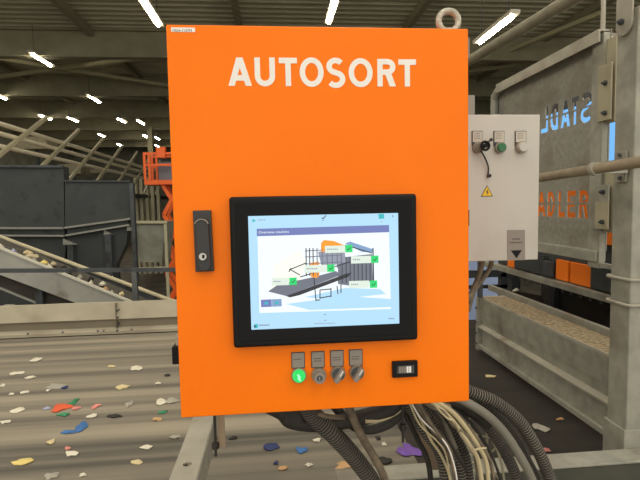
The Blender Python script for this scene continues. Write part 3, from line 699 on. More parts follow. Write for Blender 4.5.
# ------------------------------------------------------------------ the orange cabinet
CX0, CX1, CZ0, CZ1, CY = -.1993, .4007, 1.2256, 1.9991, .9735
TILT = -.016                                        # the cabinet hangs very slightly off plumb
P0 = Vector((0, CY, CZ1)); RT = Matrix.Rotation(TILT, 3, 'X')
def atc(u, v, y):
    """like at(), on a plane y= of the cabinet's own upright frame"""
    d = RT.inverted() @ (_f + _R*((u-320)/FPX) + _U*((240-v)/FPX)); o = RT.inverted() @ (EYE-P0) + P0
    return o + d*((y-o.y)/d.y)
cab = thing('control_cabinet', ((CX0+CX1)/2, 1.08, CZ0), 'large orange control cabinet with white lettering and touch screen', 'control cabinet')
MB().box(CX0+.004, CX1-.004, CY+.022, 1.19, CZ0+.004, CZ1-.004).build('body', orange_side, cab, bevel=.003)
MB().box(CX0, CX1, CY, CY+.02, CZ0, CZ1).build('door', orange, cab, bevel=.0025, seg=3)
# AUTOSORT, each letter at its measured place
m = MB(); F = CY-.0006
lets = [('A', 228, 251.6, 57.5, 85.9), ('U', 254.6, 275, 57.5, 86.4), ('T', 279, 297.2, 57.8, 86.2), ('O', 299.6, 323.6, 57.4, 86.9), ('S', 327.3, 344, 58, 87),
        ('O', 348.6, 372.6, 58.2, 87.2), ('R', 377.3, 395.4, 59, 86.5), ('T', 398.4, 416, 59.4, 86.6)]
for ch, u0, u1, v0, v1 in lets:
    um, vm = (u0+u1)/2, (v0+v1)/2
    letter(m, ch, atc(u0, vm, y=CY).x, atc(u1, vm, y=CY).x, atc(um, v1, y=CY).z, atc(um, v0, y=CY).z, .0108 if ch != 'A' else .0106, F, CY+.001)
m.build('lettering', white_m, cab)['label'] = 'white lettering AUTOSORT'
# corner sticker
a, b = atc(171, 27.4, y=CY), atc(195.2, 32.2, y=CY)
stk = MB().box(a.x, b.x, CY-.0006, CY+.001, b.z, a.z).build('sticker', white_m, cab)
text(stk, 'sticker_text', '1024-1107M', label_dk, a.x+.002, a.z-.0028, .0052, CY-.0008, 1.05)
# handle
def H(u, v): return atc(u, v, y=CY)
hb = MB(); hb.prism([H(193.6, 210.6), H(211.5, 210.2), H(214.6, 270.6), H(196.4, 271.4)], (0, -.012, 0))
hnd = hb.build('door_handle', handle_m, cab, bevel=.002)
c_ = H(203.2, 226); cb_ = H(205.8, 264)
m = MB(); pts = [(c_.x+.0125*math.cos(R(t)), CY-.012, c_.z+.013*math.sin(R(t))) for t in range(0, 181, 15)]+[(cb_.x+.0125*math.cos(R(t)), CY-.012, cb_.z+.012*math.sin(R(t))) for t in range(180, 361, 15)]
m.prism(pts, (0, -.01, 0)); m.build('lever', handle_m, hnd, bevel=.002)
m = MB(); m.tube([(c_.x+.0135*math.cos(R(t)), CY-.0225, c_.z+.0135*math.sin(R(t))) for t in range(20, 161, 14)], .0013, 6, smooth=0).build('lever_edge', knob_m, hnd, smooth=True)
p = H(204.7, 255.6); m = MB(); m.cyl((p.x, CY-.015, p.z), (p.x, CY-.027, p.z), .0075, 20).build('lock_cylinder', chrome, hnd, bevel=.0008)
m = MB(); m.box(p.x-.001, p.x+.0035, CY-.0278, CY-.0265, p.z-.003, p.z+.004).build('keyhole', black_pl, hnd)
# touch screen
a, b = H(230, 198), H(415.3, 340.5)
bx0, bx1, bz0, bz1 = -.0885, .2845, 1.3680, 1.6665
scr = MB().box(bx0, bx1, CY-.02, CY, bz0, bz1).build('touch_screen', black_pl, cab, bevel=.006, seg=4)
MB().box(bx0+.011, bx1-.011, CY-.0212, CY-.019, bz0+.013, bz1-.012).build('screen_glass', black_gl, scr, bevel=.0005)
DY = CY-.0218; dx0, dx1, dz0, dz1 = -.0525, .2452, 1.4045, 1.6285
# graphics are measured on the display's own plane
dm = [glow('display_ice', rgb(176, 220, 248), 0.560), glow('display_white', rgb(240, 250, 255), 0.560), glow('display_header', rgb(112, 126, 190), 0.504), glow('display_orange', rgb(255, 160, 30), 0.532),
      glow('display_grey', rgb(118, 124, 140), 0.448), glow('display_dark', rgb(40, 44, 58), 0.392), glow('display_green', rgb(10, 215, 110), 0.560), glow('display_label', rgb(226, 240, 226), 0.532), glow('display_roof', rgb(130, 165, 205), 0.504),
      glow('display_teal', rgb(40, 190, 200), 0.504), glow('display_cream', rgb(250, 252, 238), 0.560), glow('display_mid', rgb(150, 158, 176), 0.504)]
ICE, WHI, HED, ORA, GRY, DRK, GRN, LAB, ROF, TEA, CRE, MID = range(12)
MB().box(dx0, dx1, DY, CY-.0205, dz0, dz1).build('display', dm, scr)
def S(u, v, k): return atc(u, v, y=DY-.0003*k)
def poly(mb, k, mi, *uv):
    P = [S(u, v, k) for u, v in uv]; mb.mi(mi); P = [Vector((p.x, DY-.0003*k, p.z)) for p in P]
    mb.prism(P, (0, .00025, 0))
def line(mb, k, mi, u0, v0, u1, v1, w=.9):
    a = Vector((u0, v0)); b = Vector((u1, v1)); d = (b-a).normalized(); nn = Vector((-d.y, d.x))*w/2
    poly(mb, k, mi, tuple(a+nn), tuple(b+nn), tuple(b-nn), tuple(a-nn))
g = MB()
poly(g, 1, WHI, (257.5, 235.5), (389, 232), (391, 309), (259.5, 313))                # white panel
g.build('display_panel', dm, scr)
g = MB(); poly(g, 2, HED, (256.7, 228.8), (389, 225), (389.2, 232.2), (256.9, 236.3)); g.build('header_bar', dm, scr)
g = MB()
# drawing of the sorting machine (a picture on the screen)
poly(g, 2, CRE, (275, 264), (300, 250), (306, 262), (300, 285), (270, 292))
poly(g, 3, ICE, (305, 297), (345, 288), (380, 289), (386, 294), (330, 300))
poly(g, 4, GRY, (268, 291.5), (278, 284.5), (314, 277), (336, 271), (341, 275), (318, 284), (296, 292.5), (286, 296))    # infeed belt
poly(g, 5, DRK, (286, 296), (296, 292.5), (345, 274), (352, 272.5), (348, 277), (300, 295), (290, 297.5))
poly(g, 4, GRY, (338, 258), (354, 256), (372, 254), (373, 281), (352, 286), (338, 284))       # grey cabin
for x in (342, 346, 350, 354, 358, 362, 366, 370): line(g, 5, DRK if x % 8 else MID, x, 257, x+.3, 283, .8)
poly(g, 5, ROF, (345, 243.5), (350, 241.5), (373, 249.2), (372, 252.5), (362, 252))           # roof
line(g, 6, DRK, 345, 245, 372, 253, 1); line(g, 6, DRK, 373, 248, 373.6, 284, 1.2)
poly(g, 5, MID, (318, 252), (344, 246), (346, 262), (322, 268))
for x in (306, 309.5, 313, 317, 322, 327, 332, 337, 341): line(g, 6, DRK if x < 316 else GRY, x, 248, x+.4, 276 if x < 318 else 268, 1.0)
for v in (250, 256, 263): line(g, 6, GRY, 305, v+1, 342, v-1, .9)
for u0, v0, u1, v1 in ((289, 270, 306, 263), (289, 272, 291, 268), (291, 270, 300, 275), (314, 278, 316, 301), (337, 286, 338, 294), (341, 284, 341, 293), (316, 300, 320, 300), (320, 290, 331, 289), (320, 298, 331, 296), (320, 290, 320, 299), (331, 288, 331, 297), (300, 277, 350, 262)):
    line(g, 6, DRK, u0, v0, u1, v1, 1)
poly(g, 6, ORA, (321, 243), (324, 240), (334, 241), (345, 245.5), (346, 248), (330, 251), (321, 252))
poly(g, 6, ORA, (310, 263), (319, 261.5), (319.5, 275), (317, 278), (311, 277))
poly(g, 3, ICE, (286, 304), (345, 296), (391, 299), (391, 307), (310, 310))
g.build('machine_picture', dm, scr)
for (u0, v0, u1, v1) in ((271.5, 277.8, 289, 285.3), (304.5, 265, 327, 272.5), (325, 245.7, 345, 252.8), (351, 256, 371, 263.3), (349, 280.8, 369, 288)):
    g = MB(); poly(g, 7, LAB, (u0, v0+.3), (u1, v0-.3), (u1+.1, v1-.3), (u0+.1, v1+.3))
    g.mi(MID)
    for k_ in range(4 if u0 < 300 or u0 > 345 else 6): line(g, 8, MID, u0+2.0+k_*1.9, (v0+v1)/2, u0+3.3+k_*1.9, (v0+v1)/2, 1.2)
    g.build('name_tag', dm, scr)
for u, v in ((293, 281.3), (330.8, 268.2), (348.8, 248.7), (374.8, 259.3), (373.5, 284.2)):
    g = MB(); poly(g, 8, GRN, (u-3.7, v-3.5), (u+3.6, v-3.9), (u+3.8, v+3.4), (u-3.5, v+3.8))
    line(g, 9, DRK, u-1.6, v+.2, u-.4, v+1.3, .7); line(g, 9, DRK, u-.4, v+1.4, u+2, v-1.4, .7)
    g.build('check_tile', dm, scr)
def icon(nm, f):
    g = MB(); f(g); g.build(nm, dm, scr)
def dots(mi, u, v, n_, st, ln, w=1, sl=0):
    return lambda g: [line(g, 2, mi, u+k*st, v+sl*k, u+ln+k*st, v+sl*k, w) for k in range(n_)]
icon('play_icon', lambda g: poly(g, 2, TEA, (252.5, 218.8), (256, 220.6), (252.5, 222.6)))
icon('user_icon', lambda g: (poly(g, 2, TEA, (378.5, 214), (384, 213.9), (384.3, 218.7), (378.8, 218.8)), line(g, 2, MID, 381, 221.6, 382.3, 221.5, .8)))
icon('check_mark', lambda g: (line(g, 2, DRK, 321.8, 217.6, 323, 219, .9), line(g, 2, DRK, 323, 219, 326, 215.4, .9), line(g, 2, MID, 322, 220.5, 324, 220.4, .8)))
icon('status_text', dots(MID, 258.3, 219.9, 3, 2.6, 1.7))
icon('menu_mark', lambda g: line(g, 2, DRK, 392.8, 215.3, 392.8, 217, .7))
icon('corner_logo', lambda g: (poly(g, 2, TEA, (254, 324.3), (257.8, 324), (257.9, 328), (254.1, 328.2)), poly(g, 3, DRK, (254, 325), (256.5, 326.2), (254.1, 328.1))))
icon('logo_text', dots(GRY, 259, 325.2, 5, 2.2, 1.7, 1.1, -.02))
icon('footer_text', dots(MID, 314, 323.7, 9, 2.4, 1.7, .8, -.05))
icon('arrow_mark', lambda g: (line(g, 2, GRY, 324, 314.5, 326, 314.5, .7), line(g, 2, MID, 324, 320.4, 326.5, 320.3, .8)))
icon('clock_text', dots(GRY, 388.5, 318.6, 3, 2, 1.3))
icon('menu_tile', lambda g: (poly(g, 3, HED, (260.8, 299.8), (271.5, 299.3), (271.8, 306.8), (261.1, 307.2)), poly(g, 4, TEA, (264.5, 302), (268, 301.9), (268, 304.5), (264.6, 304.6))))
icon('menu_tile', lambda g: (poly(g, 3, ROF, (271.8, 299.3), (281.5, 298.9), (281.8, 306.3), (272.1, 306.8)), poly(g, 4, TEA, (275, 301.7), (278.3, 301.6), (278.4, 304), (275.1, 304.1))))
h_ = S(258.4, 230.9, 3); text(scr, 'header_text', 'Overview machine', dm[WHI], h_.x, h_.z, .0052, DY-.001, 1.12)

# push buttons and switches
def ops(name, u, v, pu0, pu1, pv0, pv1, kind):
    o = thing_part = MB(); p = H(u, v)
    a, b = H(pu0, pv0), H(pu1, pv1)
    o.box(a.x, b.x, CY-.003, CY, b.z, a.z); holder = o.build(name, steel_dark, cab, bevel=.0008)
    MB().box(a.x+.0016, b.x-.0016, CY-.0042, CY-.0028, b.z+.002, a.z-.0014).build('name_plate', label_m, holder)
    mm = MB()
    for k_ in range(2 if kind != 'lamp' else 1):
        for j in range(4): mm.box(a.x+.005+j*.0042, a.x+.0083+j*.0042, CY-.0046, CY-.004, (a.z+b.z)/2+.002-k_*.005, (a.z+b.z)/2+.0034-k_*.005)
    mm.build('plate_print', label_dk, holder)
    if kind == 'lamp':
        MB().cyl((p.x, CY, p.z), (p.x, CY-.008, p.z), .0155, 28).build('bezel_ring', knob_m, holder, bevel=.001)
        MB().cyl((p.x, CY-.006, p.z), (p.x, CY-.017, p.z), .0138, 28, .011).build('lens', green_glow, holder, smooth=True)
        m_ = MB(); m_.ribbon([(p.x-.003, p.z+.006), (p.x+.001, p.z+.001), (p.x-.001, p.z-.002), (p.x+.003, p.z-.007)], .004, CY-.0176, CY-.0165).build('lit_core', green_core, holder)
    else:
        MB().cyl((p.x, CY, p.z), (p.x, CY-.010, p.z), .0155, 28, .0145).build('bezel_ring', knob_m, holder, smooth=True)
        if kind == 'key':
            MB().cyl((p.x, CY-.009, p.z-.001), (p.x, CY-.022, p.z-.001), .0125, 28, .0115).build('lock_face', label_m, holder, smooth=True)
            MB().cyl((p.x, CY-.0215, p.z-.001), (p.x, CY-.0225, p.z-.001), .006, 20).build('lock_core', steel_dark, holder)
            MB().box(p.x-.0008, p.x+.0008, CY-.0232, CY-.022, p.z-.005, p.z+.003).build('key_slot', chrome, holder)
        else:
            MB().cyl((p.x, CY-.009, p.z), (p.x, CY-.013, p.z), .0125, 28).build('dial', steel_dark, holder)
            d = Vector((math.cos(R(58)), 0, math.sin(R(58))))*.0145; nn = Vector((-d.z, 0, d.x)).normalized()*.0048
            c0 = Vector((p.x, CY-.012, p.z)); m_ = MB(); m_.prism([c0-d-nn*1.05, c0-d+nn*1.05, c0+d+nn, c0+d-nn], (0, -.016, 0)); m_.build('grip', label_m, holder, bevel=.0015)
            m_ = MB(); m_.prism([c0+d*.1-nn*.2+Vector((0, -.0162, 0)), c0+d*.1+nn*.2+Vector((0, -.0162, 0)), c0+d*.95+nn*.2+Vector((0, -.0162, 0)), c0+d*.95-nn*.2+Vector((0, -.0162, 0))], (0, -.0005, 0)); m_.build('pointer', white_m, holder)
    return holder
ops('indicator_lamp', 298.7, 374.6, 291.2, 305, 352.2, 367.5, 'lamp')['label'] = 'lit green indicator lamp'
ops('key_switch', 318.7, 374.3, 311, 324.6, 351.3, 367, 'key')
ops('selector_switch', 337.8, 372.6, 330, 343.7, 350.2, 366, 'sel')
ops('selector_switch', 356.6, 371.3, 348.7, 362.5, 349.4, 365, 'sel')
a, b = H(391.6, 360.8), H(416.8, 375.5)
hc = MB().box(a.x, b.x, CY-.008, CY, b.z, a.z).build('hour_counter', black_pl, cab, bevel=.0012)
MB().box(a.x+.009, b.x-.008, CY-.0088, CY-.0078, b.z+.0085, a.z-.0085).build('counter_window', steel_dark, hc)
for j in range(5): MB().box(a.x+.013+j*.0054, a.x+.0172+j*.0054, CY-.0095, CY-.0086, b.z+.0105, a.z-.0105).build('counter_digit', label_m if j < 3 else white_m, hc)
# lifting eye on the top edge
e = atc(448.5, 21.3, y=1.03)
lf = MB(); lf.tube([(e.x+.0215*math.cos(2*PI*k/40), 1.03, e.z+.0215*math.sin(2*PI*k/40)) for k in range(40)], .0068, 10, smooth=0, closed=True)
lf.cyl((e.x, 1.03, CZ1-.006), (e.x, 1.03, e.z-.017), .012, 16)
lf.build('lifting_eye', eye_m, cab, smooth=True)
# lug at the left edge, hinge at right
q0, q1 = atc(172.5, 346, y=1.05), atc(180, 363, y=1.05)
lug = MB().box(q0.x-.0, CX0+.01, 1.04, 1.10, q1.z, q0.z).build('side_lug', black_pl, cab, bevel=.002)
q2 = atc(176, 334, y=1.06); MB().box(q2.x, CX0+.008, 1.05, 1.09, q0.z-.003, q2.z).build('lug_plate', galv_light, lug, bevel=.004)
q0, q1 = atc(469.6, 38, y=1.0), atc(469.6, 58, y=1.0)
MB().box(CX1-.006, q0.x, 1.0, 1.06, q1.z, q0.z).build('hinge', label_m, cab)
q0, q1 = atc(469.3, 210, y=1.0), atc(469.3, 226, y=1.0); MB().box(CX1-.006, q0.x, 1.0, 1.06, q1.z, q0.z).build('hinge', black_pl, cab)
# mounting rails under the cabinet
def bolt(u, v0, v1, y, nutv):
    a = atc(u, v0, y=y); b = atc(u+2, v1, y=y); n_ = atc(u+1.5, nutv, y=y)
    m_ = MB().cyl((a.x, y, CZ0+.01), (a.x, y, b.z), .0032, 10); m_.cyl((a.x, y, n_.z+.008), (a.x, y, n_.z-.006), .0085, 6); return m_
bo = bolt(214.5, 416, 456, 1.12, 446).build('hanging_bolt', black_rub, cab)
bo = bolt(402.5, 404, 442, 1.15, 427).build('hanging_bolt', black_rub, cab)
pz_ = atc(221, 417, y=1.13); m = MB(); m.box(pz_.x-.008, pz_.x+.008, 1.128, 1.133, atc(221, 447, y=1.13).z, CZ0+.01).build('mounting_tab', mat('tab_tan', rgb(158, 140, 114), .7), cab)

L_ = cab.location.copy(); cab.rotation_euler = (TILT, 0, 0); cab.location = P0 + RT @ (L_-P0)

# ------------------------------------------------------------------ pale control box
WY = 1.3; wx1 = at(539, 190, y=WY).x; wz1 = at(505, 114.6, y=WY).z; wz0 = at(505, 260.6, y=WY).z
wb = thing('control_box', (.56, 1.4, wz0), 'pale grey control box with three buttons beside the orange cabinet', 'control box')
MB().box(.36, wx1-.002, WY+.018, 1.5, wz0+.003, wz1-.003).build('body', cream, wb, bevel=.003)
MB().box(.358, wx1, WY, WY+.016, wz0, wz1).build('door', cream, wb, bevel=.0025, seg=3)
def Wp(u, v): return at(u, v, y=WY)
def wbtn(name, u, v, pu0, pu1, m_face, rr, label):
    a, b = Wp(pu0, 131), Wp(pu1, 146); p = Wp(u, v)
    h = MB().box(a.x, b.x, WY-.003, WY, b.z, a.z).build(name, steel_dark, wb, bevel=.0008); h['label'] = label
    MB().box(a.x+.002, b.x-.002, WY-.0042, WY-.0028, Wp(u, 142.3).z, a.z-.002).build('name_plate', mat_wp, h)
    mm = MB()
    for k_ in range(3):
        for j in range(4): mm.box(a.x+.006+j*.0044, a.x+.0092+j*.0044, WY-.0046, WY-.004, a.z-.009-k_*.006, a.z-.0075-k_*.006)
    mm.build('plate_print', label_dk, h)
    MB().cyl((p.x, WY, p.z), (p.x, WY-.012, p.z), rr+.003, 28).build('bezel_ring', knob_m, h, bevel=.001)
    MB().cyl((p.x, WY-.011, p.z), (p.x, WY-.02, p.z), rr, 28, rr*.9).build('push_cap', m_face, h, smooth=True)
    return h
mat_wp = mat('plate_pale', rgb(196, 188, 176), .5)
kb = wbtn('key_switch', 477.2, 147.8, 471.6, 482, knob_m, .0125, 'key switch with dark ring')
p = Wp(480.3, 147.2); m = MB(); m.tube([(p.x+.011*math.cos(2*PI*k/24), WY-.032, p.z+.011*math.sin(2*PI*k/24)) for k in range(24)], .0035, 8, smooth=0, closed=True); m.cyl((p.x, WY-.02, p.z), (p.x, WY-.036, p.z), .006, 16); m.build('key_ring', black_pl, kb, smooth=True)
wbtn('push_button', 499.3, 148, 493.3, 504, green_m, .0125, 'green push button')
wbtn('push_button', 520.5, 147.6, 514.7, 525.8, cream, .0135, 'white push button')
m = MB(); m.tube([tuple(at(482, 146, y=WY-.03)), tuple(at(487, 143, y=WY-.03)), tuple(at(491, 139.5, y=WY-.01))], .0022, 8); m.cyl(at(490.2, 140.5, y=WY-.012), at(492, 139, y=WY-.012), .004, 10)
m.build('tether', black_rub, wb, smooth=True)
m = MB(); m.tube([tuple(at(481, 151, y=WY-.025)), tuple(at(485, 158, y=WY-.012)), tuple(at(488.3, 167, y=WY-.008)), tuple(at(488, 175, y=WY-.006))], .0022, 8); q = Wp(488, 176); m.cyl((q.x, WY-.001, q.z), (q.x, WY-.012, q.z), .005, 12)
m.build('tether', black_rub, wb, smooth=True)
m = MB(); m.prism([Wp(480.6, 196.8), Wp(493, 196.3), Wp(487, 185.2)], (0, -.0008, 0)); tri = m.build('warning_sign', label_dk, wb)
m = MB(); m.prism([Wp(481.8, 196), Wp(491.9, 195.6), Wp(487, 186.6)], (0, -.0014, 0)); m.build('yellow_field', yellow_m, tri)
m = MB(); y_ = WY-.002
for q in ([Wp(487.7, 188.8), Wp(485.6, 192.4), Wp(487, 192.4)], [Wp(487, 191.6), Wp(488.6, 191.5), Wp(486.8, 195)]): m.prism([(v.x, y_, v.z) for v in q], (0, .0008, 0))
m.build('lightning_bolt', label_dk, tri)
m = MB(); m.prism([Wp(507, 230.1), Wp(524.8, 229.8), Wp(525, 260), Wp(507.2, 260.4)], (0, -.001, 0)); mk = m.build('rating_label', label_m, wb)
m = MB(); m.prism([Wp(510.6, 250.4), Wp(521.8, 250.1), Wp(516.2, 258.2)], (0, -.0015, 0)); m.build('dark_triangle', black_pl, mk)
m = MB()
for j in range(4): q = Wp(512.3+j*2, 239); m.box(q.x, q.x+.004, WY-.0016, WY-.0009, q.z-.0015, q.z+.0015)
for j in range(7): q = Wp(509.5+j*1.9, 242.7-.05*j); m.box(q.x, q.x+.004, WY-.0016, WY-.0009, q.z-.0015, q.z+.0015)
m.build('rating_print', label_dk, mk)
MB().box(.365, .39, WY-.003, WY, at(470, 226, y=WY).z, at(470, 210, y=WY).z).build('hinge', black_pl, wb)
# small grey box above and behind
a, b = at(464, 95, y=1.55), at(475, 116, y=1.55)
jb = thing('junction_box', (a.x, 1.6, FZ), 'small grey box peeping above the pale control box', 'junction box')
MB().box(a.x-.05, b.x, 1.55, 1.68, b.z, a.z).build('body', label_m, jb, bevel=.002)
MB().box(a.x-.04, a.x+.0, 1.66, 1.69, FZ, b.z+.01).build('post', steel_dark, jb)
# two dark cables from the control box
for i, (P, r_) in enumerate((([(483, 258, 1.4), (480.5, 270, 1.4), (475, 285, 1.38), (469, 297, 1.34), (462, 303, 1.3)], .0075), ([(492, 258, 1.42), (490, 268, 1.42), (482, 280, 1.4), (474, 291, 1.38), (468, 310, 1.3)], .0075))):
    tag(MB().tube([at(u, v, y=y) for u, v, y in P], r_, 10).build('power_cable', cable_br, smooth='all'), 'brown cable dropping from the pale box, the %s of two' % ('left' if i == 0 else 'right'), 'cable')

# ------------------------------------------------------------------ hoses and cables under the cabinet
groove_shade_m = mat('hose_groove_shade', rgb(58, 55, 50), .7)  # groove colour carries the shade between the ribs
def hose(name, P, r, m_, label, cat='hose', rib=0, pitch=.0092, group=None, n_=14):
    group = {'corrugated_hose': 'corrugated hoses under the cabinet', 'cable': 'cables under the cabinet', 'cable_loop': 'black loops under the cabinet'}.get(name)
    return tag(MB().tube([at(u, v, y=y) for u, v, y in P], r, n_, smooth=8, rib=rib, pitch=pitch).build(name, [m_, groove_shade_m] if rib else m_, smooth=('all' if not rib else False)), label, cat, group)
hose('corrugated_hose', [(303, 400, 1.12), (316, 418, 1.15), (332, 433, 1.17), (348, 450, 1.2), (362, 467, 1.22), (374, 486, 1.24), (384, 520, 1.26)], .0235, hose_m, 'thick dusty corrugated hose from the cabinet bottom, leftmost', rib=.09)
hose('thin_hose', [(346, 400, 1.1), (354, 420, 1.12), (362, 437, 1.13), (374, 457, 1.15), (385, 480, 1.17), (392, 510, 1.18)], .010, cable_br, 'slim brown hose crossing beside the thick left hose')
# dark sagging bundle right under the cabinet
hose('cable_loop', [(262, 402, 1.16), (282, 412, 1.17), (292, 421, 1.18), (320, 424, 1.18), (350, 420, 1.18), (385, 411, 1.17), (400, 400, 1.16)], .020, black_rub, 'black hose sagging close under the cabinet bottom')
hose('cable_loop', [(330, 400, 1.2), (345, 418, 1.2), (358, 428, 1.2), (375, 429, 1.2), (394, 420, 1.2), (405, 405, 1.2)], .0125, black_rub, 'dark hose loop hanging right of the slim brown hose')
hose('cable_loop', [(300, 404, 1.13), (322, 415, 1.13), (345, 418, 1.13)], .006, cable_br, 'brown cable under the cabinet left of centre', 'cable')
hose('cable_loop', [(365, 421, 1.16), (382, 419, 1.16), (398, 411, 1.16), (402, 402, 1.16)], .006, cable_lt, 'pale cable resting on the dark hose loop', 'cable')
hb_ = MB(); pL = at(284, 412, y=1.17); pR = at(300, 424, y=1.17)
hb_.prism([at(283, 411, y=1.15), at(300, 411, y=1.15), at(304, 423, y=1.15), at(284, 426, y=1.15)], (0, .05, 0))
tag(hb_.build('cable_sleeve', black_rub, bevel=.004), 'black cuff at the left end of the sagging hose', 'sleeve')
# corrugated group in the middle
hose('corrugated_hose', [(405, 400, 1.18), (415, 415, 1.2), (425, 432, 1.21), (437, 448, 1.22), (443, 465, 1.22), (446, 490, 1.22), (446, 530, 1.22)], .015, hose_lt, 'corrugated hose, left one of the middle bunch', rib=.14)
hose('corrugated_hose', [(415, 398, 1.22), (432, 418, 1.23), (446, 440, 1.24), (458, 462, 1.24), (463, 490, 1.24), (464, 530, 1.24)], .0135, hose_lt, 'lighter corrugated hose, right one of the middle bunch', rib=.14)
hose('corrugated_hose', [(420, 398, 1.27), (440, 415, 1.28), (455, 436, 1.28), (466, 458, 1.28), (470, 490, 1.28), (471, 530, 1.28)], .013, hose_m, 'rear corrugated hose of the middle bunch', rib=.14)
hose('brown_hose', [(412, 398, 1.15), (424, 414, 1.16), (434, 430, 1.17), (446, 442, 1.17), (452, 462, 1.18)], .0095, cable_br, 'dusty brown hose over the middle bunch')
hose('brown_hose', [(427, 398, 1.17), (438, 416, 1.18), (447, 430, 1.19), (455, 448, 1.2)], .008, hose_lt, 'grey-brown hose over the bunch, right of the dusty one')
for i, (P, mm, lb) in enumerate((
    ([(412, 404, 1.12), (419, 416, 1.12), (427, 425, 1.12), (434, 431, 1.12), (446, 444, 1.12), (453, 461, 1.12), (457, 480, 1.12), (459, 505, 1.12)], white_m, 'white wire running down over the middle hoses'),
    ([(408, 400, 1.12), (420, 425, 1.13), (436, 440, 1.13), (446, 455, 1.14), (452, 490, 1.14)], cable_lt, 'thin pale wire left over the corrugated hoses'),
    ([(430, 402, 1.14), (444, 412, 1.15), (458, 428, 1.16), (470, 446, 1.17), (478, 460, 1.18), (483, 490, 1.18)], cable_lt, 'pale cable, left one of the tied pair'),
    ([(434, 400, 1.15), (452, 412, 1.16), (466, 428, 1.17), (478, 446, 1.18), (486, 462, 1.19), (489, 490, 1.19)], cable_lt, 'pale cable, right one of the tied pair'),
    ([(440, 400, 1.18), (456, 414, 1.19), (471, 430, 1.2), (482, 446, 1.2), (491, 464, 1.2), (495, 490, 1.2)], cable_br, 'brown cable right of the tied pale pair'),
    ([(422, 400, 1.13), (432, 408, 1.13), (443, 412, 1.14), (452, 424, 1.15), (461, 431, 1.16), (470, 440, 1.17)], cable_br, 'thin dark-brown cable above the tied pair'),
    ([(445, 399, 1.2), (452, 410, 1.21), (455, 417, 1.22)], cable_lt, 'short pale wire end near the cabinet corner'),
    ([(417, 400, 1.1), (428, 420, 1.11), (440, 437, 1.12), (449, 452, 1.13), (455, 480, 1.14)], cable_br, 'brown wire across the middle bunch'))):
    hose('cable', P, (.002, .0022, .0062, .0062, .005, .0045, .003, .0035)[i], mm, lb, 'cable', n_=8)
for i, (P, r_, mm, lb) in enumerate((
    ([(398, 400, 1.2), (408, 420, 1.22), (418, 440, 1.25), (428, 462, 1.26), (433, 500, 1.26)], .0075, black_rub, 'black cable left of the middle corrugated hoses'),
    ([(409, 398, 1.17), (421, 420, 1.18), (431, 440, 1.19), (441, 455, 1.19), (450, 478, 1.2), (452, 505, 1.2)], .004, cable_lt, 'pale cable woven between the middle corrugated hoses'),
    ([(425, 399, 1.14), (433, 411, 1.14), (441, 421, 1.15), (447, 437, 1.16), (457, 455, 1.17), (466, 470, 1.2)], .0038, black_rub, 'thin black cable crossing the middle bunch'),
    ([(438, 398, 1.22), (449, 411, 1.23), (458, 424, 1.24), (468, 441, 1.25), (476, 459, 1.25), (479, 490, 1.25)], .0058, cable_br, 'brown cable left of the tied pale pair'),
    ([(443, 398, 1.24), (462, 413, 1.25), (478, 432, 1.26), (490, 452, 1.26), (500, 478, 1.26), (505, 505, 1.26)], .0042, black_rub, 'black cable between the tied pair and the right bundle'),
    ([(431, 399, 1.11), (437, 408, 1.11), (447, 418, 1.12), (454, 421, 1.12), (459, 430, 1.13)], .0025, cable_lt, 'short curled pale wire near the top of the middle bunch'))):
    hose('cable', P, r_, mm, lb, 'cable', n_=8)
# zip tie round the pair
tp_ = [at(u, v, y=y) for u, v, y in ((472, 451, 1.155), (478, 449, 1.15), (486, 448, 1.165))]
tag(MB().tube(tp_, .003, 8).build('cable_tie', cable_lt, smooth='all'), 'pale tie holding the pair of pale cables', 'cable tie')
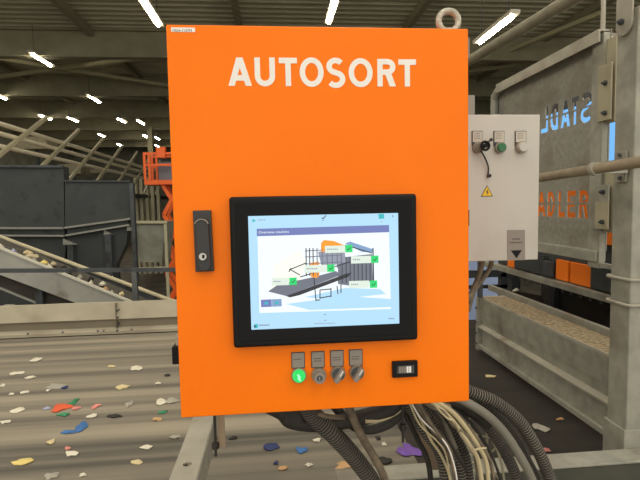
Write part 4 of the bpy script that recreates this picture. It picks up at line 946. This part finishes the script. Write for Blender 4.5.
# big hoses to the right
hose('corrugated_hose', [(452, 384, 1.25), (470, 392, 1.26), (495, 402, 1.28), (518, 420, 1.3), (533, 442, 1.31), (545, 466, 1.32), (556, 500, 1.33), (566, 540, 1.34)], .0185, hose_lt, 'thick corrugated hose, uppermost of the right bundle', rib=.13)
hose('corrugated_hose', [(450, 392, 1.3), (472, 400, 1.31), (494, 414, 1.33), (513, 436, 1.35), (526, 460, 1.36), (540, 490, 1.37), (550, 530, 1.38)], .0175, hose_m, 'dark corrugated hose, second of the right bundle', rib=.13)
hose('smooth_hose', [(445, 392, 1.2), (464, 401, 1.21), (484, 413, 1.22), (502, 430, 1.24), (518, 453, 1.25), (533, 482, 1.26), (548, 530, 1.27)], .0125, mat('smooth_grey_hose', rgb(128, 124, 114), .4), 'smooth grey hose in the middle of the right bundle')
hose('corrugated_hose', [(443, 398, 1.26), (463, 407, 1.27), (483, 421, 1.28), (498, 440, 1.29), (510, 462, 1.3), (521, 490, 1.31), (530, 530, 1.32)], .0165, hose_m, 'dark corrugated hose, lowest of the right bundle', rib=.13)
hose('smooth_hose', [(430, 395, 1.2), (455, 402, 1.22), (474, 412, 1.24), (488, 424, 1.26)], .014, black_rub, 'black smooth hose under the cabinet right corner')
# wire mesh cable tray
ty = thing('cable_tray', tuple(at(480, 500, y=1.4)), 'galvanised wire mesh cable tray under the right hoses', 'cable tray')
def wire(P, r=.003): MB().tube([at(u, v, y=y) for u, v, y in P], r, 8).build('tray_wire', tray_m, ty, smooth='all')
wire([(470, 410, 1.36), (484, 424, 1.36), (494, 443, 1.35), (501, 462, 1.34), (506, 490, 1.33)], .0042)
wire([(469, 405, 1.42), (470, 432, 1.4)], .0028); wire([(469, 432, 1.4), (489, 438, 1.4)], .0024)
wire([(487, 430, 1.36), (487, 456, 1.38)], .0035); wire([(487, 456, 1.38), (497, 447, 1.35)], .003)
wire([(466, 463, 1.3), (480, 462, 1.32)], .0032); wire([(466, 471, 1.28), (482, 470, 1.3)], .0032)
wire([(484, 462, 1.33), (503, 483, 1.33)], .003); wire([(467, 455, 1.32), (478, 455, 1.33)], .0028)
wire([(500, 480, 1.33), (512, 500, 1.33)], .003)
MB().box(at(452, 445, y=1.45).x, at(474, 445, y=1.45).x, 1.44, 1.47, at(460, 480, y=1.45).z, at(460, 437, y=1.45).z).build('tray_plate', galv, ty)
m = MB(); m.prism([at(412, 404, y=1.5), at(432, 404, y=1.5), at(440, 470, y=1.5), at(428, 470, y=1.5)], (0, .01, 0))
tag(m.build('bracket_plate', mat('bracket_brown', rgb(116, 100, 80), .7)), 'brownish bracket plate behind the middle hoses', 'bracket')

# ------------------------------------------------------------------ light
w = bpy.data.worlds.new('world'); sc.world = w; w.use_nodes = True
bg = w.node_tree.nodes['Background']; bg.inputs[0].default_value = (1.0, .95, .84, 1); bg.inputs[1].default_value = .6
sc.view_settings.view_transform = 'Standard'; sc.view_settings.look = 'None'
sc.view_settings.gamma = 1; sc.view_settings.use_curve_mapping = False; sc.view_settings.exposure = .9
